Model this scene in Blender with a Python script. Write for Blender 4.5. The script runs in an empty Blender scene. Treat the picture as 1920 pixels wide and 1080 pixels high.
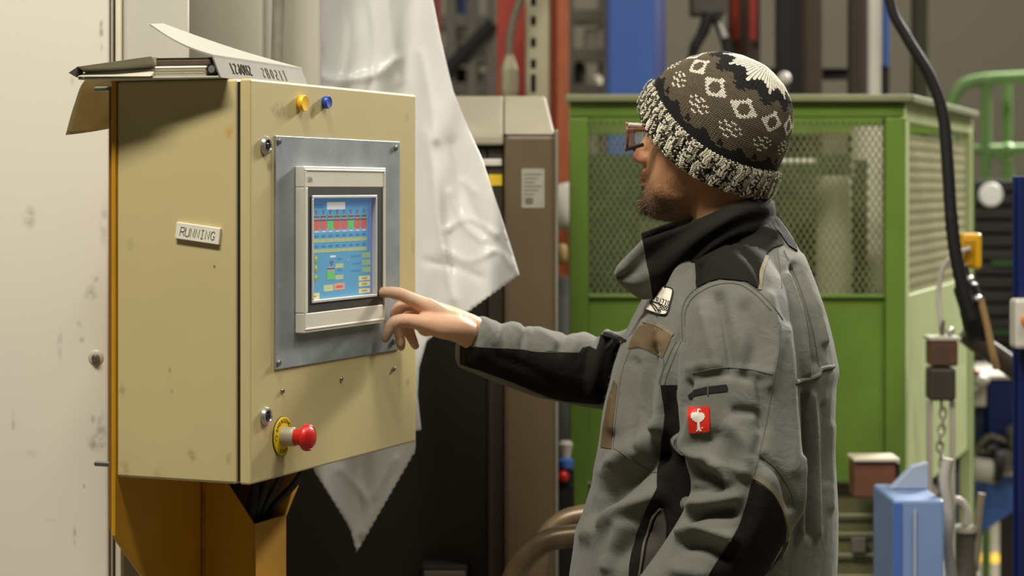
import bpy, bmesh, math, random
import numpy as np
from mathutils import Vector, Matrix
from mathutils.bvhtree import BVHTree
from mathutils.geometry import delaunay_2d_cdt

random.seed(7); np.random.seed(7)
SC = bpy.context.scene
COL = SC.collection

# ------------------------------------------------------------------ camera
F = 3900.0                       # focal length in pixels of a 1920 px wide frame
HZ = 355.0                       # horizon row
CZ = 1.60                        # camera height
cam_d = bpy.data.cameras.new('camera'); cam = bpy.data.objects.new('camera', cam_d)
COL.objects.link(cam); SC.camera = cam
cam.location = (0, 0, CZ); cam.rotation_euler = (math.radians(90), 0, 0)
cam_d.sensor_width = 36.0; cam_d.lens = F / 1920 * 36.0
cam_d.shift_y = -(540 - HZ) / 1920.0
cam_d.clip_end = 100
cam_d.dof.use_dof = True; cam_d.dof.focus_distance = 3.22; cam_d.dof.aperture_fstop = 3.6
cam_d.dof.aperture_blades = 7

# ------------------------------------------------------------------ world, lamps, exposure
w = bpy.data.worlds.new('hall_air'); SC.world = w; w.use_nodes = True
w.node_tree.nodes['Background'].inputs[0].default_value = (1.0, 0.93, 0.80, 1)
w.node_tree.nodes['Background'].inputs[1].default_value = 0.05
def area(name, loc, target, sx, sy, power, col):
    d = bpy.data.lights.new(name, 'AREA'); d.shape = 'RECTANGLE'; d.size = sx; d.size_y = sy
    d.energy = power; d.color = col
    o = bpy.data.objects.new(name, d); COL.objects.link(o); o.location = loc
    o.rotation_euler = (Vector(target) - Vector(loc)).to_track_quat('-Z', 'Y').to_euler()
    return o
WARM = (1.0, 0.955, 0.865)
area('ceiling_luminaire_row', (-1.1, 1.5, 5.0), (-0.5, 3.2, 1.2), 2.4, 0.5, 240, WARM)
area('ceiling_luminaire_bay', (2.4, 2.9, 5.0), (0.0, 3.5, 1.2), 0.7, 2.0, 95, WARM)
area('ceiling_luminaire_rear', (3.9, 9.4, 4.6), (0.0, 3.5, 1.3), 1.4, 0.7, 860, WARM)
area('background_fill', (1.0, 9.5, 6.0), (1.0, 10.5, 0.5), 6.0, 2.0, 150, WARM)  # fill lamp added to light the background
SC.view_settings.view_transform = 'Standard'; SC.view_settings.look = 'None'
SC.view_settings.exposure = 0.0; SC.view_settings.gamma = 1.0
SC.view_settings.use_curve_mapping = False

# ------------------------------------------------------------------ helpers
def P(px, py, Y):
    return Vector(((px - 960) / F * Y, Y, CZ - (py - HZ) / F * Y))
def lin(c):
    return tuple((x / 255 / 12.92) if x / 255 <= .04045 else ((x / 255 + .055) / 1.055) ** 2.4 for x in c)
def tag(o, label=None, cat=None, group=None, kind=None):
    if label: o['label'] = label
    if cat: o['category'] = cat
    if group: o['group'] = group
    if kind: o['kind'] = kind
    return o
def empty(name, loc, label, cat, rz=0, group=None):
    o = bpy.data.objects.new(name, None); COL.objects.link(o)
    o.location = loc; o.rotation_euler = (0, 0, rz); o.empty_display_size = .05
    return tag(o, label, cat, group)

MATS = {}
def M(key, rgb, rough=.6, metal=0., var=.08, scale=6., bump=0., bscale=200., spec=.5, spots=None, col2=None, blotch=None, coat=0., sheen=0., crumple=0.):
    """procedural principled material; rgb is sRGB 0..255; spots = dirt marks at object coordinates"""
    if key in MATS: return MATS[key]
    m = bpy.data.materials.new(key); MATS[key] = m; m.use_nodes = True
    nt = m.node_tree; N = nt.nodes; L = nt.links; b = N['Principled BSDF']
    c = lin(rgb); tc = N.new('ShaderNodeTexCoord')
    n = N.new('ShaderNodeTexNoise'); n.inputs['Scale'].default_value = scale; n.inputs['Detail'].default_value = 6
    L.new(tc.outputs['Object'], n.inputs['Vector'])
    r = N.new('ShaderNodeValToRGB'); L.new(n.outputs['Fac'], r.inputs[0])
    r.color_ramp.elements[0].position = .3; r.color_ramp.elements[1].position = .7
    lo = [max(0, x * (1 - var)) for x in c]; hi = [min(1, x * (1 + var)) for x in c]
    if col2: hi = list(c); lo = list(lin(col2))
    r.color_ramp.elements[0].color = (*lo, 1); r.color_ramp.elements[1].color = (*hi, 1)
    out = r.outputs[0]
    def mixdirt(fac, dirt):
        nonlocal out
        mx = N.new('ShaderNodeMixRGB'); L.new(fac, mx.inputs[0]); L.new(out, mx.inputs[1])
        mx.inputs[2].default_value = (*lin(dirt), 1); out = mx.outputs[0]
    if blotch:      # (scale, threshold, colour, strength)
        n2 = N.new('ShaderNodeTexNoise'); n2.inputs['Scale'].default_value = blotch[0]; n2.inputs['Detail'].default_value = 9
        n2.inputs['Roughness'].default_value = .7
        L.new(tc.outputs['Object'], n2.inputs['Vector'])
        mr = N.new('ShaderNodeMapRange'); L.new(n2.outputs['Fac'], mr.inputs[0])
        mr.inputs[1].default_value = blotch[1]; mr.inputs[2].default_value = blotch[1] + .08
        mr.inputs[3].default_value = 0; mr.inputs[4].default_value = blotch[3]
        mixdirt(mr.outputs[0], blotch[2])
    if spots:       # list of (x,y,z, sx,sy,sz, strength, colour)
        n3 = N.new('ShaderNodeTexNoise'); n3.inputs['Scale'].default_value = 60; n3.inputs['Detail'].default_value = 5
        L.new(tc.outputs['Object'], n3.inputs['Vector'])
        for (x, y, z, sx, sy, sz, st, dc) in spots:
            mp = N.new('ShaderNodeMapping'); mp.vector_type = 'POINT'
            mp.inputs['Location'].default_value = (-x / sx, -y / sy, -z / sz)
            mp.inputs['Scale'].default_value = (1 / sx, 1 / sy, 1 / sz)
            L.new(tc.outputs['Object'], mp.inputs[0])
            ln = N.new('ShaderNodeVectorMath'); ln.operation = 'LENGTH'; L.new(mp.outputs[0], ln.inputs[0])
            mr = N.new('ShaderNodeMapRange'); mr.interpolation_type = 'SMOOTHSTEP'
            L.new(ln.outputs['Value'], mr.inputs[0])
            mr.inputs[1].default_value = 1.0; mr.inputs[2].default_value = .25; mr.inputs[3].default_value = 0; mr.inputs[4].default_value = st
            mu = N.new('ShaderNodeMath'); mu.operation = 'MULTIPLY'; L.new(mr.outputs[0], mu.inputs[0])
            m2 = N.new('ShaderNodeMapRange'); L.new(n3.outputs['Fac'], m2.inputs[0]); m2.inputs[1].default_value = .38; m2.inputs[2].default_value = .62
            L.new(m2.outputs[0], mu.inputs[1]); mixdirt(mu.outputs[0], dc)
    L.new(out, b.inputs['Base Color'])
    b.inputs['Roughness'].default_value = rough; b.inputs['Metallic'].default_value = metal
    b.inputs['Specular IOR Level'].default_value = spec
    b.inputs['Coat Weight'].default_value = coat
    if sheen: b.inputs['Sheen Weight'].default_value = sheen
    if bump:
        nb = N.new('ShaderNodeTexNoise'); nb.inputs['Scale'].default_value = bscale; nb.inputs['Detail'].default_value = 4
        L.new(tc.outputs['Object'], nb.inputs['Vector'])
        bp = N.new('ShaderNodeBump'); bp.inputs['Strength'].default_value = bump; bp.inputs['Distance'].default_value = .002
        L.new(nb.outputs['Fac'], bp.inputs['Height']); L.new(bp.outputs[0], b.inputs['Normal'])
        if crumple:
            n4 = N.new('ShaderNodeTexNoise'); n4.inputs['Scale'].default_value = 22; n4.inputs['Detail'].default_value = 3; n4.inputs['Distortion'].default_value = .8
            L.new(tc.outputs['Object'], n4.inputs['Vector'])
            b4 = N.new('ShaderNodeBump'); b4.inputs['Strength'].default_value = crumple; b4.inputs['Distance'].default_value = .012
            L.new(n4.outputs['Fac'], b4.inputs['Height']); L.new(b4.outputs[0], bp.inputs['Normal'])
    return m
def M_vcol(key, rough=.8, emit=0., bump=0.):
    if key in MATS: return MATS[key]
    m = bpy.data.materials.new(key); MATS[key] = m; m.use_nodes = True
    N = m.node_tree.nodes; L = m.node_tree.links; b = N['Principled BSDF']
    a = N.new('ShaderNodeVertexColor'); a.layer_name = 'Col'
    L.new(a.outputs[0], b.inputs['Base Color']); b.inputs['Roughness'].default_value = rough
    if emit:
        L.new(a.outputs[0], b.inputs['Emission Color']); b.inputs['Emission Strength'].default_value = emit
    return m

class MB:
    """collects shapes into one mesh"""
    def __init__(s): s.v = []; s.f = []; s.c = []; s.mi = []; s.cur = 0; s.col = None
    def add(s, vs, fs):
        o = len(s.v); s.v += [tuple(v) for v in vs]
        s.f += [tuple(i + o for i in f) for f in fs]; s.mi += [s.cur] * len(fs)
        s.c += [s.col] * len(vs); return s
    def box(s, lo, hi):
        (x0, y0, z0), (x1, y1, z1) = lo, hi
        return s.add([(x0,y0,z0),(x1,y0,z0),(x1,y1,z0),(x0,y1,z0),(x0,y0,z1),(x1,y0,z1),(x1,y1,z1),(x0,y1,z1)],
                     [(0,3,2,1),(4,5,6,7),(0,1,5,4),(1,2,6,5),(2,3,7,6),(3,0,4,7)])
    def tube(s, path, r, n=12, caps=True):
        path = [Vector(p) for p in path]; k = len(path)
        rs = r if isinstance(r, (list, tuple)) else [r] * k
        vs = []; up = None
        for i, p in enumerate(path):
            t = (path[min(i + 1, k - 1)] - path[max(i - 1, 0)]).normalized()
            if up is None:
                up = Vector((0, 0, 1)) if abs(t.z) < .9 else Vector((1, 0, 0))
            a = t.cross(up).normalized(); up = a.cross(t).normalized()
            for j in range(n):
                th = 2 * math.pi * j / n
                vs.append(p + rs[i] * (math.cos(th) * a + math.sin(th) * up))
        fs = [(i*n+j, i*n+(j+1)%n, (i+1)*n+(j+1)%n, (i+1)*n+j) for i in range(k-1) for j in range(n)]
        if caps: fs += [tuple(range(n))[::-1], tuple(range((k-1)*n, k*n))]
        return s.add(vs, fs)
    def rings(s, rings, caps=True):
        n = len(rings[0]); k = len(rings); vs = [p for r in rings for p in r]
        fs = [(i*n+j, i*n+(j+1)%n, (i+1)*n+(j+1)%n, (i+1)*n+j) for i in range(k-1) for j in range(n)]
        if caps: fs += [tuple(range(n))[::-1], tuple(range((k-1)*n, k*n))]
        return s.add(vs, fs)
    def lathe(s, prof, o=(0,0,0), ax=(0,0,1), n=24):
        """prof: list of (radius, height along ax)"""
        ax = Vector(ax).normalized(); a = ax.orthogonal().normalized(); b = ax.cross(a); o = Vector(o)
        return s.rings([[o + ax*h + r*(math.cos(2*math.pi*j/n)*a + math.sin(2*math.pi*j/n)*b) for j in range(n)] for r, h in prof])
    def prism(s, poly, d):
        """poly: list of 3D points, extruded by vector d"""
        n = len(poly); d = Vector(d); vs = [Vector(p) for p in poly] + [Vector(p) + d for p in poly]
        return s.add(vs, [tuple(range(n))[::-1], tuple(range(n, 2*n))] + [(i, (i+1)%n, (i+1)%n+n, i+n) for i in range(n)])
    def ellip(s, c, r, n=12, k=8, rot=None):
        c = Vector(c); vs = []; R = rot or Matrix.Identity(3)
        rr = []
        for i in range(k + 1):
            ph = math.pi * (i + .02) / (k + .04)
            rr.append([c + R @ Vector((r[0]*math.sin(ph)*math.cos(2*math.pi*j/n), r[1]*math.sin(ph)*math.sin(2*math.pi*j/n), -r[2]*math.cos(ph))) for j in range(n)])
        return s.rings(rr)
    def build(s, name, mat, parent=None, smooth=False, bevel=0., fix=True, seg=2):
        me = bpy.data.meshes.new(name); me.from_pydata(s.v, [], s.f); me.validate()
        ms = mat if isinstance(mat, (list, tuple)) else [mat]
        for m in ms: me.materials.append(m)
        if len(ms) > 1 and len(me.polygons) == len(s.mi): me.polygons.foreach_set('material_index', s.mi)
        if any(c is not None for c in s.c):
            at = me.color_attributes.new('Col', 'FLOAT_COLOR', 'POINT')
            at.data.foreach_set('color', np.array([(*(c or (1,1,1)), 1) for c in s.c], 'f').ravel())
        if fix:
            bm = bmesh.new(); bm.from_mesh(me); bmesh.ops.recalc_face_normals(bm, faces=bm.faces); bm.to_mesh(me); bm.free()
        if smooth:
            me.polygons.foreach_set('use_smooth', [True] * len(me.polygons))
        o = bpy.data.objects.new(name, me); COL.objects.link(o)
        if parent: o.parent = parent
        if bevel:
            bv = o.modifiers.new('bevel', 'BEVEL'); bv.width = bevel; bv.segments = seg; bv.limit_method = 'ANGLE'
        if smooth == 'auto':
            me.set_sharp_from_angle(angle=math.radians(40))
        return o
def curve_pts(pts, n=8):
    """Catmull-Rom through 3D points"""
    p = [Vector(q) for q in pts]; p = [2*p[0]-p[1]] + p + [2*p[-1]-p[-2]]; out = []
    for i in range(1, len(p) - 2):
        for k in range(n):
            t = k / n
            out.append(.5*((2*p[i]) + (-p[i-1]+p[i+1])*t + (2*p[i-1]-5*p[i]+4*p[i+1]-p[i+2])*t*t + (-p[i-1]+3*p[i]-3*p[i+1]+p[i+2])*t**3))
    out.append(p[-2]); return out
def smooth1d(pts, n=6):
    return [tuple(q)[:2] for q in curve_pts([(a, b, 0) for a, b in pts], n)]
def text_mesh(name, txt, size, mat, parent, loc, xdir, ydir, extr=.0003, center=True):
    """raised lettering lying in the plane xdir/ydir"""
    cu = bpy.data.curves.new(name, 'FONT'); cu.body = txt; cu.size = size; cu.extrude = extr
    cu.align_x = 'CENTER' if center else 'LEFT'; cu.align_y = 'CENTER'
    t = bpy.data.objects.new(name, cu); COL.objects.link(t)
    dg = bpy.context.evaluated_depsgraph_get(); dg.update()
    me = bpy.data.meshes.new_from_object(t.evaluated_get(dg))
    bpy.data.objects.remove(t)
    x = Vector(xdir).normalized(); y = Vector(ydir).normalized(); z = x.cross(y)
    R = Matrix((x, y, z)).transposed().to_4x4(); me.transform(Matrix.Translation(Vector(loc)) @ R)
    me.materials.clear(); me.materials.append(mat); me.name = name
    o = bpy.data.objects.new(name, me); COL.objects.link(o)
    if parent: o.parent = parent
    return o
def ibeam(mb, x, y, z0, z1, wd, dp, t):
    """upright I section, flanges facing the viewer"""
    mb.box((x-wd/2, y, z0), (x+wd/2, y+t, z1)); mb.box((x-wd/2, y+dp-t, z0), (x+wd/2, y+dp, z1))
    mb.box((x-t/2, y+t, z0), (x+t/2, y+dp-t, z1))
    return mb
# ------------------------------------------------------------------ materials
CREAM = M('cream_wall_paint', (226, 219, 198), .45, var=.03, scale=1.2)
cab_paint = M('cabinet_paint', (200, 184, 132), .42, var=.025, scale=5, bump=.05, bscale=900)
chrome = M('chrome', (186, 184, 176), .28, .7, var=.1)
steel = M('steel', (150, 148, 140), .35, .9, var=.15)
black_pl = M('black_plastic', (24, 22, 20), .45)
rubber = M('black_rubber', (20, 18, 17), .55, var=.2)
dark_gap = M('dark_recess', (12, 10, 8), .9)
yellow_pt = M('yellow_paint', (192, 138, 14), .5, var=.1, scale=9, blotch=(25, .66, (90, 60, 20), .7))
# ------------------------------------------------------------------ setting
fl = MB().box((-6, -1, -.1), (9, 14, 0)).build('floor', M('concrete_floor', (112, 106, 92), .5, var=.12, scale=3, bump=.1, bscale=60))
tag(fl, kind='structure')
wb = MB().box((-6, 14, 0), (9, 14.2, 7)).build('wall_back', M('plaster_wall', (158, 151, 134), .85, var=.06, scale=.8))
tag(wb, kind='structure')
ln = MB().box((1.2, 8.88, 0), (5, 9.12, .004)).build('floor_marking', M('floor_yellow', (205, 165, 50), .6, var=.15, scale=20))
tag(ln, 'yellow painted line across the grey floor by the blue machine', 'floor marking')

# ------------------------------------------------------------------ machine enclosure on the left
def wp(px, py, Y): p = P(px, py, Y); return p
EY = 3.50
me_ = empty('machine_enclosure', (-1.2, EY, 0), 'cream painted sheet metal machine enclosure behind the control cabinet', 'machine')
spots = []
for (px, py, rx, rz, st) in ((55, 408, 18, 30, .35), (150, 607, 10, 9, .6), (170, 555, 16, 28, .35), (178, 520, 10, 14, .5), (153, 637, 7, 8, .5),
                             (172, 785, 9, 14, .7), (180, 830, 24, 20, .55), (190, 810, 14, 50, .4), (158, 912, 4, 6, .8), (140, 1000, 5, 40, .4),
                             (95, 975, 14, 5, .35), (112, 640, 8, 50, .25), (25, 790, 6, 30, .3), (60, 850, 16, 12, .2), (195, 420, 12, 60, .3), (190, 60, 6, 50, .5), (135, 150, 6, 14, .4)):
    p = P(px, py, EY) - Vector(me_.location); k = EY / F
    spots.append((p.x, 0, p.z, rx * k, .05, rz * k, st, (110, 98, 74)))
wallp = M('cream_panel_paint', (226, 220, 202), .42, var=.025, scale=1.5, spots=spots)
xr = P(203, 0, EY).x + 1.2
MB().box((-1.5, 0, 0), (xr, .02, 3.2)).build('panel', wallp, me_, bevel=.004)
x2 = P(205, 0, EY).x + 1.2; x3 = P(214, 0, EY + .02).x + 1.2; x4 = P(227, 0, EY + .02).x + 1.2
MB().box((x2, .012, 0), (x3 - .001, .05, 3.2)).build('panel_edge', M('edge_grey', (176, 170, 152), .5), me_)
MB().box((x3, .05, 0), (x3 + .002, .06, 3.2)).build('seam', dark_gap, me_)
MB().box((x3 + .002, .018, 0), (x4, .05, 3.2)).build('frame_profile', M('cream_profile', (226, 218, 194), .4), me_, bevel=.002)
MB().box((x4 + .0005, .03, 1.28), (P(352, 0, EY + .03).x + 1.2, .05, 3.2)).build('middle_panel', M('grey_cream_panel', (192, 188, 174), .5, var=.05, scale=2), me_, bevel=.004)
MB().box((x4 - .02, .32, 1.28), (P(492, 0, EY + .32).x + 1.2, .35, 3.2)).build('rear_panel', M('grey_cream_panel', (192, 188, 174), .5, var=.05, scale=2), me_, bevel=.006)
MB().box((P(488, 0, EY + .36).x + 1.2, .36, 1.28), (P(600, 0, EY + .36).x + 1.2, .39, 3.2)).build('end_panel', M('grey_cream_panel', (0,0,0)), me_, bevel=.006)
MB().box((x4, .32, 0), (P(420, 0, EY + .32).x + 1.2, .35, 1.279)).build('lower_opening', M('lower_opening_shade', (62, 50, 36), .6), me_, bevel=.004)  # stands for the open gap below, its shade put into the brown
MB().box((-1.5, .06, 0), (x4, .5, 3.2)).build('core', M('edge_grey', (0,0,0)), me_)
bp = P(180, 671, EY) - Vector(me_.location)
wsh = MB().lathe([(.0005, -.003), (.0135, -.003), (.0135, -.001), (.011, .001), (.0005, .001)], (bp.x, -.001, bp.z), (0, -1, 0)).build('washer', M('washer_cream', (188, 180, 158), .4), me_, smooth='auto')
MB().lathe([(.0072, 0), (.0072, .003), (.0055, .006), (.002, .0072), (.0003, .0072)], (bp.x, -.002, bp.z), (0, -1, 0)).build('bolt_head', steel, wsh, smooth='auto')

# ------------------------------------------------------------------ control cabinet (local x along door, y into depth, z up)
TH = math.atan2(.533, .2199)
CO = Vector((-.3861, 3.067, 1.1636)); CW = .5766; CH = .600; CD = .2307
cu_ = Vector((math.cos(TH), math.sin(TH), 0)); cv_ = Vector((-math.sin(TH), math.cos(TH), 0))
def c2l(p): d = Vector(p) - CO; return Vector((d.dot(cu_), d.dot(cv_), d.z))
def l2w(a, y, z): return CO + cu_ * a + cv_ * y + Vector((0, 0, z))
CAMP = Vector((0, 0, CZ))
def door(px, py, off=0.):
    """pixel of the photograph -> cabinet local point on the plane y = off"""
    d = Vector(((px - 960) / F, 1, -(py - HZ) / F)); o = c2l(CAMP); q = c2l(CAMP + d) - o
    t = (off - o.y) / q.y; return o + q * t
def side(px, py, a=0.):
    d = Vector(((px - 960) / F, 1, -(py - HZ) / F)); o = c2l(CAMP); q = c2l(CAMP + d) - o
    t = (a - o.x) / q.x; return o + q * t
cab = empty('control_cabinet', CO, 'cream steel control cabinet with touch screen panel and emergency stop', 'control cabinet', TH)
sp = []
for (px, py, r, st, dc) in ((430, 248, .012, .8, (196, 140, 30)), (360, 855, .012, .5, (120, 105, 70)), (228, 735, .012, .5, (110, 95, 60)), (232, 880, .014, .5, (130, 112, 80)),
                            (430, 860, .01, .4, (120, 105, 70)), (318, 694, .004, .8, (70, 60, 40)), (402, 500, .003, .7, (80, 70, 40)), (245, 460, .01, .3, (120, 105, 70)), (300, 900, .02, .3, (130, 112, 80)), (322, 733, .004, .6, (80, 70, 45))):
    q = side(px, py); sp.append((0, q.y, q.z, .01, r, r * 1.3, st, dc))
bodyp = M('cabinet_side_paint', (200, 184, 132), .42, var=.025, scale=5, bump=.05, bscale=900, spots=sp)
MB().box((0, .0235, 0), (CW, CD, CH)).build('body', bodyp, cab, bevel=.004)
MB().box((.004, .016, .004), (CW - .004, .026, CH - .004)).build('door_seal', dark_gap, cab)
sp = []
for (px, py, rx, rz, st) in ((524, 208, .035, .016, .75), (586, 212, .015, .014, .8), (505, 312, .012, .012, .5), (763, 222, .01, .012, .4), (775, 460, .012, .02, .4), (765, 718, .01, .01, .5), (648, 770, .004, .004, .6), (662, 762, .004, .004, .6)):
    q = door(px, py); sp.append((q.x, 0, q.z, rx, .01, rz, st, (104, 96, 72)))
doorp = M('cabinet_door_paint', (200, 184, 132), .40, var=.025, scale=5, bump=.05, bscale=900, spots=sp)
dr = MB().box((0, 0, 0), (CW, .018, CH)).build('door', doorp, cab, bevel=.0035, seg=3)
def lathe_on_door(name, q, prof, mat, parent, ang=0):
    return MB().lathe(prof, q, (math.sin(ang), -math.cos(ang), 0), 28).build(name, mat, parent, smooth='auto')
for (px, py) in ((497, 273), (497, 781)):
    q = door(px, py)
    lk = lathe_on_door('lock', q, [(.0145, 0), (.0145, .002), (.0125, .006), (.0095, .0065), (.0085, .003), (.0003, .003)], chrome, cab)
    MB().box((q.x - .0035, -.0052, q.z - .0035), (q.x + .0035, -.003, q.z + .0035)).build('lock_insert', M('lock_dark', (58, 56, 52), .35, .8), lk, bevel=.0008)
    MB().lathe([(.0084, .0031), (.0084, .0036), (.0003, .0036)], q, (0, -1, 0)).build('lock_recess', M('lock_black', (22, 21, 20), .5), lk)
for (px, py) in ((529, 733), (639, 711), (738, 692)):
    lathe_on_door('screw', door(px, py), [(.0042, 0), (.0042, .0015), (.003, .0032), (.0003, .0036)], steel, cab)
# aluminium mounting plate
q0 = door(514, 690); q1 = door(747, 266)
alu = M('brushed_aluminium', (148, 156, 158), .42, .2, var=.2, scale=14, bump=.1, bscale=300, blotch=(30, .62, (196, 198, 198), .5))
zt = (door(514, 254).z + door(747, 266).z) / 2; zb = (door(514, 690).z + door(747, 658).z) / 2
ap = MB().box((q0.x, -.003, zb), (q1.x, 0, zt)).build('mounting_plate', alu, cab, bevel=.0008)
for (px, py) in ((522, 265), (741, 277), (521, 680), (737, 641)):
    q = door(px, py, -.003)
    MB().lathe([(.0052, 0), (.0052, .003), (.0042, .0042), (.0003, .0045)], q, (0, -1, 0), 6).build('screw', steel, ap)
# touch panel
tp = MB(); FO = -.0175
a0 = door(569, 316, FO).x; a1 = door(723.5, 312, FO).x
tz1 = (door(569, 312, FO).z + door(723, 314, FO).z) / 2; tz0 = (door(569, 624, FO).z + door(722, 606, FO).z) / 2
b0 = door(578, 351, FO); b1 = door(718.5, 351.5, FO); bz0 = (door(576.5, 587, FO).z + door(717, 571, FO).z) / 2; bz1 = (b0.z + b1.z) / 2
s0 = door(585, 366, FO); s1 = door(706.5, 366, FO); sz0 = (door(584.5, 571, FO).z + door(706.4, 554, FO).z) / 2; sz1 = (s0.z + s1.z) / 2
bez = M('bezel_cream', (222, 216, 200), .38, var=.04, scale=12, blotch=(18, .68, (186, 176, 150), .4))
touch = MB()
def frame(mb, A, B, C, D, a, b, c, d, y0, y1):
    """rectangular frame: outer x A..B z C..D, inner x a..b z c..d"""
    mb.box((A, y0, C), (B, y1, c)); mb.box((A, y0, d), (B, y1, D)); mb.box((A, y0, c), (a, y1, d)); mb.box((b, y0, c), (B, y1, d)); return mb
bz = frame(MB(), a0, a1, tz0, tz1, b0.x, b1.x, bz0, bz1, FO, -.003).build('touch_panel', bez, cab, bevel=.0015)
lip = .004
frame(MB(), a0 + lip, a1 - lip, tz0 + lip, tz1 - lip, a0 + lip + .0035, a1 - lip - .0035, tz0 + lip + .0035, tz1 - lip - .0035, FO - .0012, FO + .001).build('bezel_ridge', bez, bz, bevel=.001)
frame(MB(), b0.x, b1.x, bz0, bz1, s0.x, s1.x, sz0, sz1, FO + .0006, -.003).build('black_border', M('black_border', (44, 42, 38), .5, var=.1), bz)
g = .0045
frame(MB(), s0.x, s1.x, sz0, sz1, s0.x + g, s1.x - g, sz0 + g, sz1 - g, FO - .0012, FO + .0075).build('screen_rim', M('rim_silver', (205, 203, 196), .35), bz, bevel=.0008)
SO = FO + .0072
X0 = s0.x + g; X1 = s1.x - g; Z0 = sz0 + g; Z1 = sz1 - g
scr = MB()
def em(c):  # pales the screen colours, haze over the display put into them
    g_ = sum(c) / 3; return lin([x * .72 + g_ * .12 + 24 for x in c])
def quad(u0, v0, u1, v1, c, lay=1):
    scr.col = em(c); y = SO - .0002 * lay
    xa = X0 + (X1 - X0) * u0; xb = X0 + (X1 - X0) * u1; za = Z1 + (Z0 - Z1) * v0; zb_ = Z1 + (Z0 - Z1) * v1
    scr.add([(xa, y, zb_), (xb, y, zb_), (xb, y, za), (xa, y, za)], [(0, 1, 2, 3)])
def disc(u, v, ru, rv, c, lay=2):
    scr.col = em(c); y = SO - .0002 * lay; n = 14
    scr.add([(X0 + (X1 - X0) * (u + ru * math.cos(t * 6.2832 / n)), y, Z1 + (Z0 - Z1) * (v + rv * math.sin(t * 6.2832 / n))) for t in range(n)], [tuple(range(n))])
BL = (66, 150, 205)
quad(-.02, -.02, 1.02, 1.02, (72, 156, 206), 0)
quad(-.02, -.02, 1.02, .09, (76, 136, 205), .4); quad(.93, -.02, 1.02, 1.02, (84, 120, 200), .45)
quad(-.02, .30, .90, .345, (120, 170, 215), .5)
quad(.27, .04, .56, .115, (228, 228, 230))
quad(.02, .055, .22, .10, (58, 118, 190))
for i in range(9):
    u = -.055 + i * .1085; c = (222, 88, 72) if i not in (3, 6) else (98, 200, 84)
    quad(u + .008, .225, u + .1, .315, c); quad(u + .004, .215, u + .104, .226, (70, 66, 84), 1.5)
    quad(u + .015, .165, u + .095, .215, (150, 140, 140), 1.2); quad(u + .015, .178, u + .095, .192, (80, 74, 84), 1.6)
    disc(u + .055, .125, .022, .013, (96, 110, 170)); quad(u + .05, .135, u + .06, .165, (84, 84, 150), 1.7)
    quad(u + .03, .328, u + .085, .337, (228, 236, 244), 2)
    quad(u + .03, .365, u + .085, .385, (52, 118, 190), 1.5); quad(u + .03, .468, u + .085, .486, (52, 118, 190), 1.5)
    quad(u + .005, .405, u + .1, .438, (172, 186, 128), 1.4); quad(u + .005, .508, u + .1, .540, (172, 186, 128), 1.4)
for k in range(2): quad(-.02, .402 + .103 * k, .90, .443 + .1 * k, (150, 178, 148), 1.2)
for v in (.60, .69, .785): disc(.10, v, .034, .04, (124, 150, 84)); disc(.10, v - .012, .02, .018, (182, 196, 120), 2.4); quad(-.02, v - .015, .03, v + .012, (58, 120, 196), 1.3)
quad(.32, .575, .41, .595, (220, 232, 240)); disc(.345, .64, .03, .016, (96, 100, 150)); quad(.335, .65, .355, .68, (90, 90, 140))
quad(.275, .685, .385, .735, (160, 156, 156), 1.4); quad(.275, .70, .385, .712, (80, 76, 84), 1.8); quad(.27, .735, .39, .815, (98, 206, 84), 1.5)
for v in (.66, .775): quad(.40, v, .53, v + .045, (176, 198, 140))
for v in (.605, .715): quad(.44, v, .51, v + .018, (60, 130, 196))
quad(.22, .865, .37, .93, (196, 206, 146)); quad(.385, .858, .55, .925, (240, 160, 118)); quad(.41, .88, .52, .905, (226, 90, 80), 2)
for i, v in enumerate((.565, .64, .715)): quad(.84, v, .975, v + .055, (140, 188, 130)); quad(.66 + .03 * (i % 2), v + .02, .81, v + .038, (64, 128, 200), 1.3)
for v in (.805, .865, .935): quad(.78, v, .97, v + .048, (226, 214, 142)); quad(.83, v + .016, .92, v + .032, (168, 160, 100), 2)
quad(-.02, .935, .155, 1.0, (226, 216, 150)); quad(.02, .96, .10, .975, (150, 140, 90), 2)
quad(.60, .62, .61, .64, (150, 190, 220), 1.3); quad(.56, .64, .66, .645, (110, 176, 220), 1.3)
scr.build('screen', M_vcol('lcd_screen', .3, .30), bz, fix=False)
lg = door(582, 336, FO)
text_mesh('logo_lettering', 'EA', .011, M('logo_grey', (160, 154, 140), .5), bz, (lg.x, FO - .0008, lg.z), (1, 0, 0), (0, 0, 1))
# emergency stop
eq = door(529, 818)
es = MB().lathe([(.0295, 0), (.0295, .0025), (.0285, .003), (.0003, .003)], eq, (0, -1, 0), 40).build('emergency_stop', M('warning_yellow', (232, 196, 20), .5, var=.06), cab, smooth='auto')
MB().lathe([(.0303, 0), (.0303, .0012), (.0003, .0012)], eq, (0, -1, 0), 40).build('backing_ring', black_pl, es)
MB().lathe([(.0145, .003), (.0145, .020), (.0135, .021), (.0135, .024), (.0003, .024)], eq, (0, -1, 0), 28).build('collar', M('collar_grey', (176, 168, 146), .4, .3), es, smooth='auto')
MB().lathe([(.0125, .020), (.0125, .031), (.0145, .036), (.0195, .039), (.0205, .042), (.0200, .047), (.0175, .0495), (.0165, .0485), (.0155, .0495), (.012, .0515), (.006, .053), (.0003, .0533)], eq, (0, -1, 0), 32).build('push_button', M('estop_red', (196, 26, 22), .38, var=.2, scale=60, blotch=(120, .66, (170, 130, 96), .6)), es, smooth='auto')
blk = M('print_black', (40, 34, 20), .6)
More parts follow.
